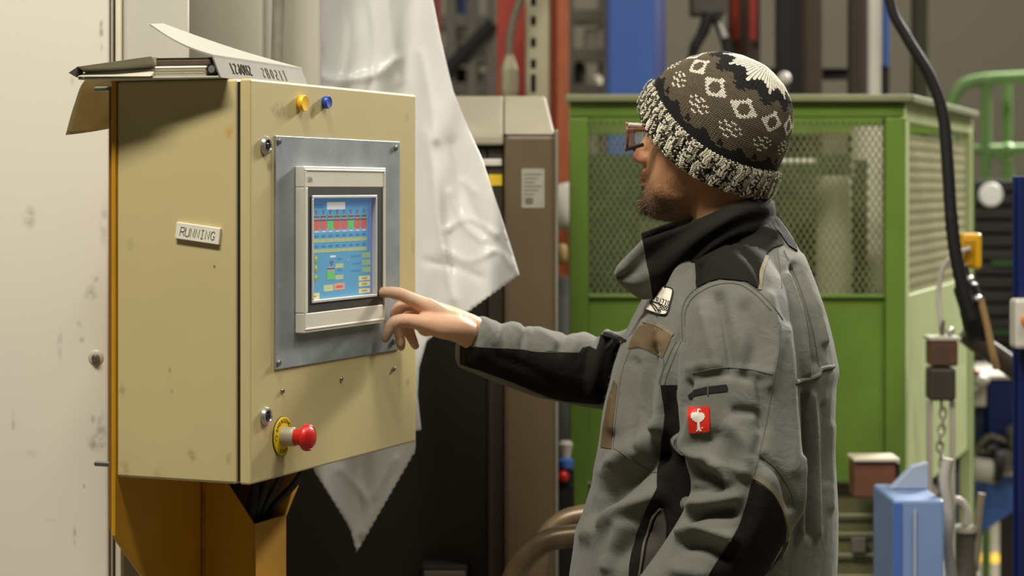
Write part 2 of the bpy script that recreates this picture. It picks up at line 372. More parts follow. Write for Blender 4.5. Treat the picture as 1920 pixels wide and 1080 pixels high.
def arc_text(txt, r, a0_, a1_, size, flip=False):
    for i, ch in enumerate(txt):
        an = math.radians(a0_ + (a1_ - a0_) * i / max(1, len(txt) - 1))
        rad = Vector((math.sin(an), 0, math.cos(an))); tg = Vector((math.cos(an), 0, -math.sin(an)))
        if flip: rad_, tg_ = -rad, -tg
        else: rad_, tg_ = rad, tg
        text_mesh('lettering', ch, size, blk, es, Vector((eq.x, -.0032, eq.z)) + rad * r, tg_, rad_, .0002)
arc_text('EMERGENCY', .0235, -62, 62, .0085); arc_text('STOP', .0235, 206, 154, .0085, True)
for sx in (-1,):
    o_ = Vector((eq.x + sx * .0235, 0, eq.z))
    MB().tube([o_ + Vector((.0038 * math.cos(t), -.0032, .0038 * math.sin(t))) for t in np.linspace(0, 5.4, 14)], .0004, 5).build('arrow_mark', blk, es)
# RUNNING plate
rq = side(373, 437)
rp = empty('name_plate', (0, 0, 0), None, None); rp.parent = cab; rp.name = 'name_plate'
q_l = side(332.5, 431.5); q_r = side(414.5, 443.5)
ydir = (q_l - q_r); ydir.x = 0; wl = ydir.length; ydir.normalize(); zdir = Vector((1, 0, 0)).cross(ydir); zdir = -zdir if zdir.z < 0 else zdir
bpy.data.objects.remove(rp)
hh = .0125; cc = (q_l + q_r) / 2; cc.x = 0
pl = MB().prism([cc + ydir * sy * wl / 2 + zdir * sz * hh for sy, sz in ((1, 1), (1, -1), (-1, -1), (-1, 1))], (-.005, 0, 0)).build('name_plate', M('white_plate', (232, 226, 208), .55, var=.06, scale=40, blotch=(60, .64, (150, 138, 110), .4)), cab, bevel=.001)
pl['label'] = 'white hand lettered RUNNING plate'
GL = {'R': [[(0,0),(0,1),(.6,1),(.7,.75),(.55,.5),(0,.5)],[(.3,.5),(.75,0)]], 'U': [[(0,1),(0,.15),(.2,0),(.5,0),(.65,.15),(.65,1)]], 'N': [[(0,0),(0,1),(.6,0),(.6,1)]],
      'I': [[(.1,0),(.5,0)],[(.3,0),(.3,1)],[(.1,1),(.5,1)]], 'G': [[(.65,.8),(.45,1),(.15,.95),(0,.6),(.05,.2),(.35,0),(.65,.15),(.65,.42),(.4,.42)]],
      'T': [[(0,1),(.65,1)],[(.32,1),(.32,0)]], 'S': [[(.6,.9),(.3,1),(.05,.8),(.3,.5),(.6,.3),(.35,0),(0,.1)]], 'H': [[(0,0),(0,1)],[(.6,0),(.6,1)],[(0,.5),(.6,.5)]],
      'B': [[(0,0),(0,1),(.5,1),(.6,.75),(.45,.52),(0,.5)],[(.45,.5),(.65,.25),(.5,0),(0,0)]], 'P': [[(0,0),(0,1),(.5,1),(.6,.75),(.45,.5),(0,.5)]],
      '5': [[(.6,1),(.1,1),(.05,.55),(.4,.6),(.6,.35),(.4,0),(0,.08)]], '0': [[(.3,0),(0,.3),(0,.7),(.3,1),(.6,.7),(.6,.3),(.3,0)]], '9': [[(.55,.6),(.2,.5),(.05,.75),(.3,1),(.55,.85),(.5,0)]], '6': [[(.5,1),(.1,.6),(0,.25),(.3,0),(.55,.2),(.4,.45),(.05,.35)]]}
def hand_text(name, txt, o, xd, yd, h, mat, parent, r=.0006, adv=1.0, slant=.1):
    mb = MB(); x = 0; xd = Vector(xd); yd = Vector(yd)
    for ch in txt:
        for st in GL.get(ch, []):
            mb.tube([Vector(o) + xd * h * (x + a * .8 + slant * b) + yd * h * b for a, b in st], r, 5)
        x += adv
    return mb.build(name, mat, parent)
hand_text('lettering', 'RUNNING', cc + Vector((-.0052, 0, 0)) + ydir * (wl / 2 - .008) - zdir * .0065, -ydir, zdir, .0125, M('pencil', (120, 108, 78), .8), pl, .0006, .70)
# magnets on the door
for (px, py, r, nm, c, lb) in ((563, 194, .0127, 'round_magnet', (238, 186, 16), 'yellow round magnet stuck high on the cabinet door'), (608, 192, .0100, 'round_magnet', (36, 66, 158), 'small blue round magnet on the cabinet door beside the yellow one')):
    q = door(px, py); o = MB().lathe([(r * .94, 0), (r, .002), (r, .0075), (r * .92, .009), (r * .6, .0085), (.0003, .0082)], (0, 0, 0), (0, -1, 0), 28).build(nm, M('magnet_%d' % c[0], c, .4), None, smooth='auto')
    o.location = l2w(q.x, -.0003, q.z); o.rotation_euler = (0, 0, TH); tag(o, lb, 'magnet', 'magnets on the cabinet door')

# ------------------------------------------------------------------ yellow bracket column carrying the cabinet
br = empty('bracket_column', (CO.x, CO.y, 0), 'yellow painted steel bracket column carrying the control cabinet', 'bracket', TH)
ZB = CO.z
def bl(y, z): return z + ZB
Y0 = CD + .0005
MB().prism([(-.004, Y0, ZB + .603), (-.004, Y0, ZB - .089), (.25, Y0, ZB - .33), (.353, Y0, ZB - .33), (CW + .004, Y0, ZB - .089), (CW + .004, Y0, ZB + .603)], (0, .007, 0)).build('back_plate', yellow_pt, br, bevel=.001)
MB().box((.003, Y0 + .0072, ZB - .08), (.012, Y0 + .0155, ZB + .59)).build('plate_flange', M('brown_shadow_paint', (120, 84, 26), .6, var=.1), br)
def wall(a, pts, t=.004): return MB().prism([(a, y, ZB + z) for y, z in pts], (t, 0, 0))
wall(.25, [(Y0, -.001), (.205, -.012), (.136, -.102), (.136, -ZB), (Y0, -ZB)]).build('near_wall', yellow_pt, br, bevel=.001)
wall(.349, [(Y0, -.001), (.1, -.001), (.136, -.112), (.136, -ZB), (Y0, -ZB)]).build('far_wall', yellow_pt, br, bevel=.001)
MB().box((.25, .132, 0), (.353, .136, ZB - .102)).build('front_wall', yellow_pt, br, bevel=.001)
MB().box((.245, Y0 - .006, 0), (.252, Y0 - .0002, ZB - .03)).build('weld_bead', M('weld_ochre', (150, 104, 22), .6, var=.3, scale=90), br, bevel=.002)
MB().box((.15, .05, 0), (.453, .30, .012)).build('base_plate', yellow_pt, br, bevel=.001)
for (px, py) in ((210, 166), (213, 873)):
    w_ = side(px, py, .02); z = ZB + w_.z; yb = Y0 + .0156
    MB().tube([(.03, yb, z), (.03, yb + .042, z)], .0042, 10).build('bolt', steel, br, smooth='auto')
    MB().lathe([(.008, .0), (.008, .007), (.0003, .007)], (.03, yb, z), (0, 1, 0), 6).build('nut', steel, br)
for i, (a, y, r, am, ym) in enumerate(((.288, .192, .0065, .268, .185), (.298, .152, .0085, .272, .158), (.300, .128, .0075, .292, .160), (.312, .108, .0065, .309, .158), (.325, .072, .006, .330, .156))):
    pts = [l2w(a, y, -.0005), l2w(a * .7 + am * .3, y * .65 + ym * .35, -.045), l2w(am, ym, -.105), l2w(am, ym + .03, -.22), l2w(am, ym + .03, -.6)]
    o0 = pts[0].copy(); cb = MB().tube([p - o0 for p in curve_pts(pts, 8)], r, 10).build('cable', rubber, None, smooth='auto'); cb.location = o0
    tag(cb, ['black cable under the cabinet, first from the near corner', 'thickest black cable running from cabinet bottom into yellow column', 'black cable in the middle of the bunch under the cabinet', 'black cable fourth from the near corner under the cabinet', 'black cable farthest right, bowing away from the bunch under the cabinet'][i], 'cable', 'black cables under the control cabinet')

# ------------------------------------------------------------------ ring binder on top of the cabinet
ZT = CO.z + CH + .0005
bd = empty('ring_binder', (0, 0, 0), 'worn grey ring binder lying half open on the control cabinet', 'binder')
card = M('binder_card', (186, 180, 160), .7, var=.08, scale=25, blotch=(40, .66, (130, 120, 92), .5))
card_shaded = M('binder_spine_shaded', (88, 81, 60), .7, var=.16, scale=30)  # binder card darkened, the shadow on the spine is put into the colour
paper = M('paper', (236, 230, 212), .8, var=.05, scale=80)
pgs = M('dark_pages', (80, 66, 44), .8, var=.2, scale=120)
# anchor points: near spine bottom corner A, far spine bottom corner B, left cover end C
A = l2w(-.012, .042, 0); A.z = ZT; B = l2w(.19, -.016, 0); B.z = ZT
sd = (B - A); sl = .325; sd.normalize()                # along the spine, away from the viewer
ld = Vector((-.985, .17, 0)).normalized()             # covers run to the left
A = P(414, 139, 3.058); A.z = ZT
B = P(580, 150, 3.395); B.z = ZT
sd = (B - A).normalized(); sl = (B - A).length
ld = sd.cross(Vector((0, 0, 1))); ld = -ld if ld.x > 0 else ld
ld = (ld + sd * -.05).normalized()
up = Vector((0, 0, 1))
def slab(o, d1, l1, d2, l2, n, t): return MB().prism([o, o + d1 * l1, o + d1 * l1 + d2 * l2, o + d2 * l2], n * t)
slab(A + ld * .002, ld, .225, sd, sl, up, .003).build('lower_cover', card, bd, bevel=.0008)
spn = (up * .040 - ld * -.016).normalized()          # spine leans toward the covers
sh = .034
slab(A, spn, sh, sd, sl, -ld, -.003).build('spine', card_shaded, bd, bevel=.0008)
top0 = A + spn * sh
cd = (ld * .96 + up * .27).normalized()
nl = P(281, 48, 3.21); fl2 = P(306, 47, 3.34); hn = top0; hfp = top0 + sd * sl
cv = MB(); NV = 10
for i in range(NV + 1):
    t = i / NV; sag = Vector((0, 0, -.006 * math.sin(math.pi * t)))
    p = hn.lerp(nl, t) + sag; q = hfp.lerp(fl2, t) + sag * .6
    cv.add([p, q, q + up * .0028, p + up * .0028], [(0, 1, 2, 3)] if i in (0, NV) else [])
for i in range(NV):
    k4 = 4 * i; cv.f += [(k4 + j, k4 + (j + 1) % 4, k4 + 4 + (j + 1) % 4, k4 + 4 + j) for j in range(4)]; cv.mi += [0] * 4
cv.build('upper_cover', M('binder_card_pale', (160, 156, 146), .75, var=.05, scale=30), bd, smooth='auto')
pk = slab(A + ld * .026 + up * .0034 + sd * .006, ld, .082, sd, sl - .012, up, .015).build('page_stack', paper, bd, bevel=.002)
for k in range(7):
    slab(A + ld * (.025 + .001 * (k % 3)) + up * (.0036 + k * .002) + sd * (.0045 + .0006 * (k % 2)), ld, .0835 + .001 * (k % 2), sd, sl - .010, up, .0005).build('sheet', M('paper_edge', (206, 198, 176), .8), pk)
slab(A + ld * .020 + up * .0188 + sd * .012, ld, .09, sd, sl - .02, up, .0105).build('dark_page_stack', pgs, bd, bevel=.003)
slab(A + ld * .018 + up * .0294 + sd * .012, ld, .09, sd, sl - .02, up, .0018).build('divider', M('divider_dark', (58, 50, 40), .7), bd, bevel=.0008)
MB().tube([A + ld * .016 + up * .013 + sd * .004, A + ld * .016 + up * .013 + sd * (sl - .004)], .0085, 14).build('ring_rail', black_pl, bd, smooth='auto')
MB().lathe([(.0055, 0), (.0055, .001), (.0003, .0015)], A + ld * .016 + up * .013 + sd * .0039, -sd, 14).build('rail_end', chrome, bd, smooth='auto')
# folded pocket flap on the left: a long wedge of card
fo = A + ld * .107
fl_ = MB(); e1 = ld * .118
n_ = 6
def wedge(mat, nm, z0a, z1a, z0b, z1b, d0, dy):
    return MB().add([fo + up * z0a + sd * d0, fo + e1 + up * z0b + sd * d0, fo + e1 + up * z1b + sd * dy, fo + up * z1a + sd * dy,
                     fo + up * z0a + sd * (sl * .9), fo + e1 + up * z0b + sd * (sl * .9), fo + e1 + up * z1b + sd * (sl * .9), fo + up * z1a + sd * (sl * .9)],
                    [(0, 1, 2, 3), (4, 7, 6, 5), (0, 4, 5, 1), (3, 2, 6, 7), (0, 3, 7, 4), (1, 5, 6, 2)]).build(nm, mat, bd, bevel=.001)
wedge(card, 'flap_lower', .003, .0172, .004, .0108, -.008, .016)
wedge(card, 'flap_upper', .0176, .033, .0112, .019, .016, -.006)
MB().prism([fo + e1 + up * .003 - sd * .01, fo + e1 + up * .0195 - sd * .004, fo + e1 + ld * .014 + up * .010 - sd * .006], sd * .02).build('flap_end', M('flap_dark', (40, 34, 26), .8), bd)
ink = M('marker_ink', (34, 30, 24), .8)
hand_text('lettering', 'TS90HS', A + spn * .027 + sd * .05 - ld * .0006 + spn * 0, sd, -spn, .017, ink, bd, .0007, .8)
hand_text('faded_lettering', 'SB05TI', A + spn * .026 + sd * .17 - ld * .0004, sd, -spn, .016, M('marker_faded', (92, 84, 64), .8), bd, .0006, 1.1)

# ------------------------------------------------------------------ curled sheet hanging behind the cabinet
cs = MB(); cols = []
base = [(214, 141, 3.22), (190, 139, 3.23), (168, 143, 3.24), (152, 160, 3.245), (141, 190, 3.25), (131, 222, 3.255), (123, 253, 3.26)]
cp = curve_pts([P(*b) for b in base], 4)
far = curve_pts([P(218, 139, 3.30), P(215, 140, 3.3), P(214, 150, 3.31), P(213, 175, 3.31), P(212, 200, 3.31), P(212, 222, 3.31), P(211, 240, 3.31)], 4)
n = len(cp); K = 8
vs = []
for i in range(n):
    for k in range(K + 1):
        t = k / K; p = cp[i].lerp(far[i], t); p.y += .012 * math.sin(math.pi * t) * (i / n); vs.append(p)
cs.add(vs, [(i*(K+1)+k, i*(K+1)+k+1, (i+1)*(K+1)+k+1, (i+1)*(K+1)+k) for i in range(n-1) for k in range(K)])
bs = M('brown_sheet', (188, 176, 144), .6, var=.22, scale=30, col2=(158, 142, 106)); nt = bs.node_tree
tl_n = nt.nodes.new('ShaderNodeBsdfTranslucent'); tl_n.inputs[0].default_value = (*lin((204, 190, 154)), 1); mxs = nt.nodes.new('ShaderNodeMixShader'); mxs.inputs[0].default_value = .5
nt.links.new(nt.nodes['Principled BSDF'].outputs[0], mxs.inputs[1]); nt.links.new(tl_n.outputs[0], mxs.inputs[2]); nt.links.new(mxs.outputs[0], nt.nodes['Material Output'].inputs[0])
o = cs.build('curled_sheet', bs, None, smooth=True, fix=False)
sm = o.modifiers.new('thick', 'SOLIDIFY'); sm.thickness = .0012
tag(o, 'curled translucent brown sheet hanging behind the cabinet under the binder', 'sheet')
# ------------------------------------------------------------------ pipe behind
o = MB().tube([P(480, 1995, 3.79), P(520, 110, 3.79), P(529, -300, 3.79)], .0118, 16).build('steel_pipe', M('galvanised', (168, 164, 148), .4, .5, var=.12, scale=40), None, smooth='auto')
tag(o, 'vertical galvanised steel pipe behind the binder', 'pipe')
# ------------------------------------------------------------------ dark machine behind the plastic sheet
mc_brown = M('machine_brown_paint', (96, 80, 56), .5, var=.12, scale=4, blotch=(9, .64, (78, 64, 44), .5))
mc_top = M('machine_top_paint', (164, 156, 134), .55, var=.06, scale=9, blotch=(30, .63, (140, 128, 104), .4))
mc_dark = M('machine_dark', (30, 24, 18), .7, var=.2, scale=3)
MY = 4.45
dm = empty('steel_machine', (-.25, MY, 0), 'brown steel machine housing with a black opening behind the plastic sheet', 'machine')
def mp(px, py, Y=MY): p = P(px, py, Y); return (p.x + .25, p.z)
xl = -.55; xa = mp(945, 0)[0]; xr_ = mp(1040, 0)[0]; zt1 = mp(0, 252)[1]; zt2 = mp(0, 180, MY + .16)[1]; zo = mp(0, 290)[1]
MB().box((xa, 0, 0), (xr_, .9, zt1)).build('right_pillar', mc_brown, dm, bevel=.01)
MB().prism([(xl, 0, zo + .02), (xl, 0, zt1 - .0), (xl, .17, zt2), (xl, .9, zt2), (xl, .9, zo + .02)], (xa - xl - .001, 0, 0)).build('top_beam', mc_top, dm, bevel=.006)
xb = mp(1022, 0, MY + .16)[0]
MB().add([(xa, 0, zt1), (xr_, 0, zt1), (xr_, .9, zt1), (xa, .9, zt1), (xa, .17, zt2), (xb, .17, zt2), (xb, .9, zt2), (xa, .9, zt2)],
         [(0, 3, 2, 1), (4, 5, 6, 7), (0, 1, 5, 4), (1, 2, 6, 5), (2, 3, 7, 6), (3, 0, 4, 7)]).build('corner_cap', mc_top, dm, bevel=.004)
MB().box((xr_ + .0005, .01, 0), (mp(1047, 0)[0], .03, zt1 + .01)).build('edge_strip', M('strip_grey', (142, 140, 124), .4, .3), dm, bevel=.002)
MB().box((xl, .85, 0), (xa, .9, zo + .02)).build('back', mc_dark, dm)
MB().box((xl - .05, 0, 0), (xl, .9, zt1)).build('left_wall', mc_dark, dm)
MB().box((xa - .035, .02, 0), (xa - .001, .06, zo + .015)).build('inner_jamb', M('jamb_dark', (48, 38, 27), .6), dm, bevel=.004)
MB().box((xl, .02, mp(0, 300)[1]), (xa - .036, .06, zo + .015)).build('lintel', M('jamb_dark', (0,0,0)), dm, bevel=.004)
MB().box((xl, .12, .35), (xa - .036, .14, mp(0, 318)[1])).build('opening_backing', M('opening_shade_black', (34, 27, 20), .55), dm, bevel=.004)  # sheet across the opening, the dark interior's shade put into its colour
a_, b_ = mp(905, 298, MY + .02), mp(941, 311, MY + .02)
MB().box((a_[0], .012, b_[1]), (b_[0], .019, a_[1])).build('handle_strip', M('strip_white', (206, 200, 186), .4), dm, bevel=.002)
a_, b_ = mp(915, 327, MY), mp(941, 348, MY)
MB().box((a_[0], .016, b_[1]), (b_[0], .0195, a_[1])).build('warning_sticker', M('sticker_yellow', (226, 186, 30), .5), dm)
a_, b_ = mp(978, 316), mp(1021, 390)
stk = MB().box((a_[0], -.0015, b_[1]), (b_[0], -.0002, a_[1])).build('rating_plate', M('plate_grey', (156, 152, 136), .5, var=.08, scale=30), dm)
for k in range(6):
    z = a_[1] - .014 - k * .0085
    MB().box((a_[0] + .006, -.0019, z), (b_[0] - .006 - .008 * (k % 3), -.0016, z + .0025)).build('print_line', M('print_grey', (104, 98, 84), .6), stk)
MB().box((a_[0] + .008, -.0019, b_[1] + .008), (a_[0] + .024, -.0016, b_[1] + .022)).build('print_mark', M('print_grey', (0,0,0)), stk)
# dim block inside at the foot
jx = P(835, 0, MY + .1).x + .25; zz = P(0, 1052, MY + .1).z
jp = MB().box((jx - .05, .04, 0), (jx + .05, .119, zz)).build('junction_box', mc_dark, dm, bevel=.004)
MB().box((jx - .045, .034, zz - .09), (jx + .045, .0395, zz - .01)).build('box_cover', M('box_grey', (104, 98, 88), .5), jp, bevel=.004)

# ------------------------------------------------------------------ plastic sheet hanging behind the cabinet
m = bpy.data.materials.new('polythene'); MATS['polythene'] = m; m.use_nodes = True
N = m.node_tree.nodes; L = m.node_tree.links
for n_ in list(N): N.remove(n_)
out = N.new('ShaderNodeOutputMaterial'); b = N.new('ShaderNodeBsdfPrincipled'); tl = N.new('ShaderNodeBsdfTranslucent'); tr = N.new('ShaderNodeBsdfTransparent')
b.inputs['Base Color'].default_value = (*lin((230, 229, 226)), 1); b.inputs['Roughness'].default_value = .26; b.inputs['Specular IOR Level'].default_value = .4
tl.inputs[0].default_value = (*lin((226, 225, 222)), 1); tr.inputs[0].default_value = (.95, .95, .95, 1)
m1 = N.new('ShaderNodeMixShader'); m1.inputs[0].default_value = .30; L.new(b.outputs[0], m1.inputs[1]); L.new(tl.outputs[0], m1.inputs[2])
m2 = N.new('ShaderNodeMixShader'); m2.inputs[0].default_value = .20; L.new(m1.outputs[0], m2.inputs[1]); L.new(tr.outputs[0], m2.inputs[2])
tc = N.new('ShaderNodeTexCoord'); nn = N.new('ShaderNodeTexNoise'); nn.inputs['Scale'].default_value = 9; nn.inputs['Detail'].default_value = 3
L.new(tc.outputs['Object'], nn.inputs['Vector']); bpn = N.new('ShaderNodeBump'); bpn.inputs['Strength'].default_value = .10; bpn.inputs['Distance'].default_value = .02
L.new(nn.outputs['Fac'], bpn.inputs['Height']); L.new(bpn.outputs[0], b.inputs['Normal']); L.new(m2.outputs[0], out.inputs[0])
def zig(p, q, n, amp):
    r = []; dx, dy = q[0]-p[0], q[1]-p[1]; l = math.hypot(dx, dy)
    for i in range(n):
        t = i / n; a = amp if i % 2 else 0; r.append((p[0]+dx*t - dy/l*a, p[1]+dy*t + dx/l*a))
    return r
ol = [(500, -120), (796, -120), (812, 0), (828, 80), (850, 170), (878, 240), (905, 300), (938, 400), (960, 470), (973, 512)]
ol += zig((973, 516), (875, 588), 22, 2.0) + [(875, 588), (835, 612), (800, 640), (786, 690), (783, 740), (790, 806), (779, 808), (779, 838)]
ol += zig((777, 850), (670, 1036), 30, 2.2) + zig((668, 1036), (655, 990), 6, 1.5) + zig((652, 985), (585, 878), 18, 1.5) + [(570, 840), (545, 600), (520, 300)]
folds = [([(640, -120), (655, 60), (640, 150), (600, 190)], .016, 22), ([(720, -120), (735, 60), (750, 150)], .014, 20), ([(560, 120), (620, 150), (700, 140), (745, 110)], .014, 14),
         ([(800, 250), (815, 330), (828, 440), (850, 560)], .020, 15), ([(850, 270), (880, 380), (930, 470)], -.014, 24), ([(845, 360), (870, 420), (905, 450)], .012, 9), ([(838, 430), (880, 410), (930, 440)], .010, 8),
         ([(835, 470), (880, 490), (930, 470), (960, 500)], .010, 10), ([(790, 100), (810, 200), (815, 260)], .018, 16), ([(800, 490), (850, 500), (900, 520)], -.010, 10), ([(640, 880), (690, 940), (680, 1000)], .010, 14), ([(740, 860), (700, 930)], .008, 12), ([(870, 340), (890, 360)], .01, 10),
         ([(690, -100), (700, 100), (690, 180)], -.012, 16), ([(590, -100), (585, 80)], .012, 20), ([(560, 40), (600, 100), (590, 150)], -.01, 14)]
def seg_d(X, Y, pts):
    d = np.full(X.shape, 1e9)
    for (x0, y0), (x1, y1) in zip(pts[:-1], pts[1:]):
        dx, dy = x1-x0, y1-y0; t = np.clip(((X-x0)*dx + (Y-y0)*dy) / (dx*dx+dy*dy+1e-9), 0, 1)
        d = np.minimum(d, np.hypot(X-x0-t*dx, Y-y0-t*dy))
    return d
def inside(poly, x, y):
    c = np.zeros(x.shape, bool); j = len(poly) - 1
    for i in range(len(poly)):
        xi, yi = poly[i]; xj, yj = poly[j]
        with np.errstate(divide='ignore', invalid='ignore'):
            c ^= ((yi > y) != (yj > y)) & (x < (xj-xi)*(y-yi)/(yj-yi+1e-12) + xi)
        j = i
    return c
def tri_poly(poly, res):
    """triangulate a 2D outline with interior points"""
    b = []
    for (x0, y0), (x1, y1) in zip(poly, poly[1:] + poly[:1]):
        k = max(1, int(math.hypot(x1-x0, y1-y0) / res)); b += [(x0+(x1-x0)*i/k, y0+(y1-y0)*i/k) for i in range(k)]
    xs = [p[0] for p in poly]; ys = [p[1] for p in poly]
    gx, gy = np.meshgrid(np.arange(min(xs)+res/2, max(xs), res), np.arange(min(ys)+res/2, max(ys), res*.9))
    gx = gx + (np.arange(gx.shape[0]) % 2)[:, None] * res / 2; gx = gx.ravel(); gy = gy.ravel()
    ok = inside(poly, gx, gy) & (seg_d(gx, gy, poly + poly[:1]) > res * .45)
    pts = [Vector(p) for p in b] + [Vector((x, y)) for x, y in zip(gx[ok], gy[ok])]
    nb = len(b)
    r = delaunay_2d_cdt(pts, [(i, (i+1) % nb) for i in range(nb)], [], 1, 1e-4)
    return [tuple(v) for v in r[0]], [tuple(f) for f in r[2]]
v2, f2 = tri_poly(ol, 6)
X = np.array([v[0] for v in v2]); Yp = np.array([v[1] for v in v2])
dep = 3.99 + .05 * np.sin(X * .018 + 1) + .02 * np.sin(X * .05 + Yp * .006) - np.clip((X - 780) / 200, 0, 1) * .06
for pts, a, wd in folds: dep -= a * .9 * np.exp(-(seg_d(X, Yp, smooth1d(pts, 5) if len(pts) > 2 else pts) / (wd * .62)) ** 1.25)
dep += .0022 * np.sin(X * .07 + Yp * .02) * np.sin(Yp * .03)
org = P(700, 300, 3.99)
o = MB().add([P(x, y, d) - org for x, y, d in zip(X, Yp, dep)], f2).build('plastic_sheet', MATS['polythene'], None, smooth=True, fix=False)
o.location = org; tag(o, 'wrinkled translucent white plastic sheet hanging behind the control cabinet', 'plastic sheet')
sm = o.modifiers.new('thick', 'SOLIDIFY'); sm.thickness = .0006

# ------------------------------------------------------------------ bent tube rails
rust = M('rusty_tube', (138, 120, 94), .38, .35, var=.3, scale=18, col2=(96, 76, 54), blotch=(14, .6, (104, 74, 44), .7))
for (nm, pts, lb) in (('tube_rail', [(930, 1180, 3.72), (962, 1085, 3.72), (990, 1040, 3.72), (1030, 1013, 3.72), (1090, 1004, 3.72), (1200, 1002, 3.72), (1330, 1002, 3.72)], 'rusty bent steel tube rail, the nearer of two behind the jacket'),
                      ('tube_rail', [(985, 1200, 3.95), (1006, 1065, 3.95), (1018, 1020, 3.95), (1045, 985, 3.95), (1085, 968, 3.95), (1150, 965, 3.95), (1330, 965, 3.95)], 'rusty bent steel tube rail, the farther of two behind the jacket')):
    Pt = [P(*p) for p in pts]
    Pt = [Vector((Pt[0].x - .012, Pt[0].y, z_)) for z_ in (0, .25, .5, .68)] + Pt[1 if Pt[0].z < .7 else 0:] + [Pt[-1] + Vector((.12, 0, -.05)), Pt[-1] + Vector((.17, 0, -.2)), Vector((Pt[-1].x + .18, Pt[-1].y, 0))]
    o0 = Pt[0].copy(); o = MB().tube([p - o0 for p in curve_pts(Pt, 10)], .0205, 18).build(nm, rust, None, smooth='auto'); o.location = o0
    tag(o, lb, 'rail', 'bent tube rails')

# ------------------------------------------------------------------ green mesh cage
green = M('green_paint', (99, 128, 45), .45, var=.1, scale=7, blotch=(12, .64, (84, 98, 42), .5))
green_lit = M('cage_green_lit', (190, 204, 150), .4, var=.08, scale=7, blotch=(12, .6, (200, 190, 150), .5))  # cage green made paler: light on the side face put into the colour
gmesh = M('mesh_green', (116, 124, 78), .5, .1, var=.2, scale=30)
GY = 5.0
cg0 = P(1068, 0, GY); cg1 = P(1697, 0, GY); cg2 = P(1822, 0, 6.1)
cage = empty('mesh_cage', (cg0.x, GY, 0), 'green steel cage with expanded metal mesh sides behind the person', 'cage')
gw = cg1.x - cg0.x; gz = lambda y: CZ - (y - HZ) / F * GY
gt, gm, gb = gz(182), gz(556), gz(905)
MB().box((-.01, -.02, gt - .012), (gw + .012, .06, gt + .006)).build('top_rail', M('rail_grey_green', (128, 132, 96), .5), cage, bevel=.004)
MB().box((0, 0, gt - .048), (gw, .04, gt - .0125)).build('upper_beam', green, cage, bevel=.004)
for (x0, x1, nm) in ((0, .045, 'post'), (gw - .047, gw, 'post')):
    MB().box((x0, -.005, 0), (x1, .045, gt - .05)).build(nm, green, cage, bevel=.003)
MB().box((.046, .012, gb), (gw - .048, .02, gm)).build('front_panel', green, cage, bevel=.002)
MB().box((.046, .002, gm - .004), (gw - .048, .03, gm + .004)).build('panel_lip', green, cage, bevel=.002)
def diamonds(o, ux, w, h, px_, pz, r):
    """expanded metal: zigzag flat strands, one sheet"""
    mb = MB(); nx = int(w / px_); nz = int(h / pz); o = Vector(o); ux = Vector(ux); nrm = ux.cross(Vector((0, 0, 1)))
    for j in range(nx + 1):
        for s in (-1, 1):
            vs = []; 
            for i in range(2 * nz + 1):
                x = min(max(j * px_ + s * px_ / 2 * (i % 2), 0), w); p = o + ux * x + Vector((0, 0, i * pz / 2))
                vs += [p - ux * r + nrm * .001 * s, p + ux * r + nrm * .001 * s, p + ux * r - nrm * .002, p - ux * r - nrm * .002]
            fs = []
            for i in range(2 * nz):
                a = 4 * i
                for k in range(4): fs.append((a + k, a + (k+1) % 4, a + 4 + (k+1) % 4, a + 4 + k))
            mb.add(vs, fs)
    return mb
mo = diamonds((.045, .02, gm), (1, 0, 0), gw - .092, gt - .05 - gm, .0158, .0262, .0017).build('front_mesh', gmesh, cage, fix=False)
# side of the cage
sdv = Vector((cg2.x - cg1.x, 6.1 - GY, 0)); slen = sdv.length; sdv.normalize(); so = Vector((gw + .001, .0, 0)); nrm = sdv.cross(Vector((0, 0, 1)))
def sbox(a0, a1, z0, z1, n0, n1):
    c = [so + sdv * a + nrm * n for a, n in ((a0, n0), (a1, n0), (a1, n1), (a0, n1))]
    return MB().prism([p + Vector((0, 0, z0)) for p in c], (0, 0, z1 - z0))
sbox(0, slen, gt - .012, gt + .006, -.04, .02).build('side_top_rail', M('rail_grey_green', (0,0,0)), cage, bevel=.003)
sbox(0, slen, gt - .06, gt - .0125, -.03, .002).build('side_beam', green_lit, cage, bevel=.003)
sbox(0, .03, 0, gt - .061, -.03, .004).build('corner_angle', green_lit, cage, bevel=.002)
sbox(slen - .05, slen, 0, gt - .061, -.03, .004).build('post', green_lit, cage, bevel=.002)
sbox(.031, slen - .051, gb - .05, gm, -.012, -.004).build('side_panel', green_lit, cage, bevel=.002)
diamonds(so + sdv * .03 + Vector((0, 0, gm)) - nrm * .01, sdv, slen - .08, gt - .061 - gm, .032, .0262, .0045).build('side_mesh', M('mesh_lit', (186, 184, 148), .5), cage, fix=False)  # paler than the front mesh, the side light is in the colour
# back side of the cage and base frame
bk = Vector((.35, 1.12, 0))
MB().box((bk.x - .3, bk.y, gb), (gw + .38, bk.y + .01, gt - .12)).build('rear_panel', M('rear_green', (52, 60, 30), .6, var=.2, scale=5), cage)
for (x, y) in ((.02, 1.09), (gw + .37, 1.09)): MB().box((x, y, 0), (x + .04, y + .04, gt - .05)).build('post', green, cage, bevel=.003)
MB().box((bk.x - .3, bk.y, gt - .06), (gw + .38, bk.y + .04, gt)).build('rear_rail', green, cage, bevel=.003)
MB().box((.046, .05, .03), (gw - .048, .06, gb - .01)).build('base_panel', M('olive_base', (100, 98, 62), .7, var=.2, scale=5), cage)
for k, y in enumerate((970, 1005, 1045, 1085)):
    MB().tube([(.1, .035, gz(y)), (gw - .06, .035, gz(y))], .0035, 8).build('base_wire', M('wire_grey', (150, 146, 112), .5), cage, smooth='auto')
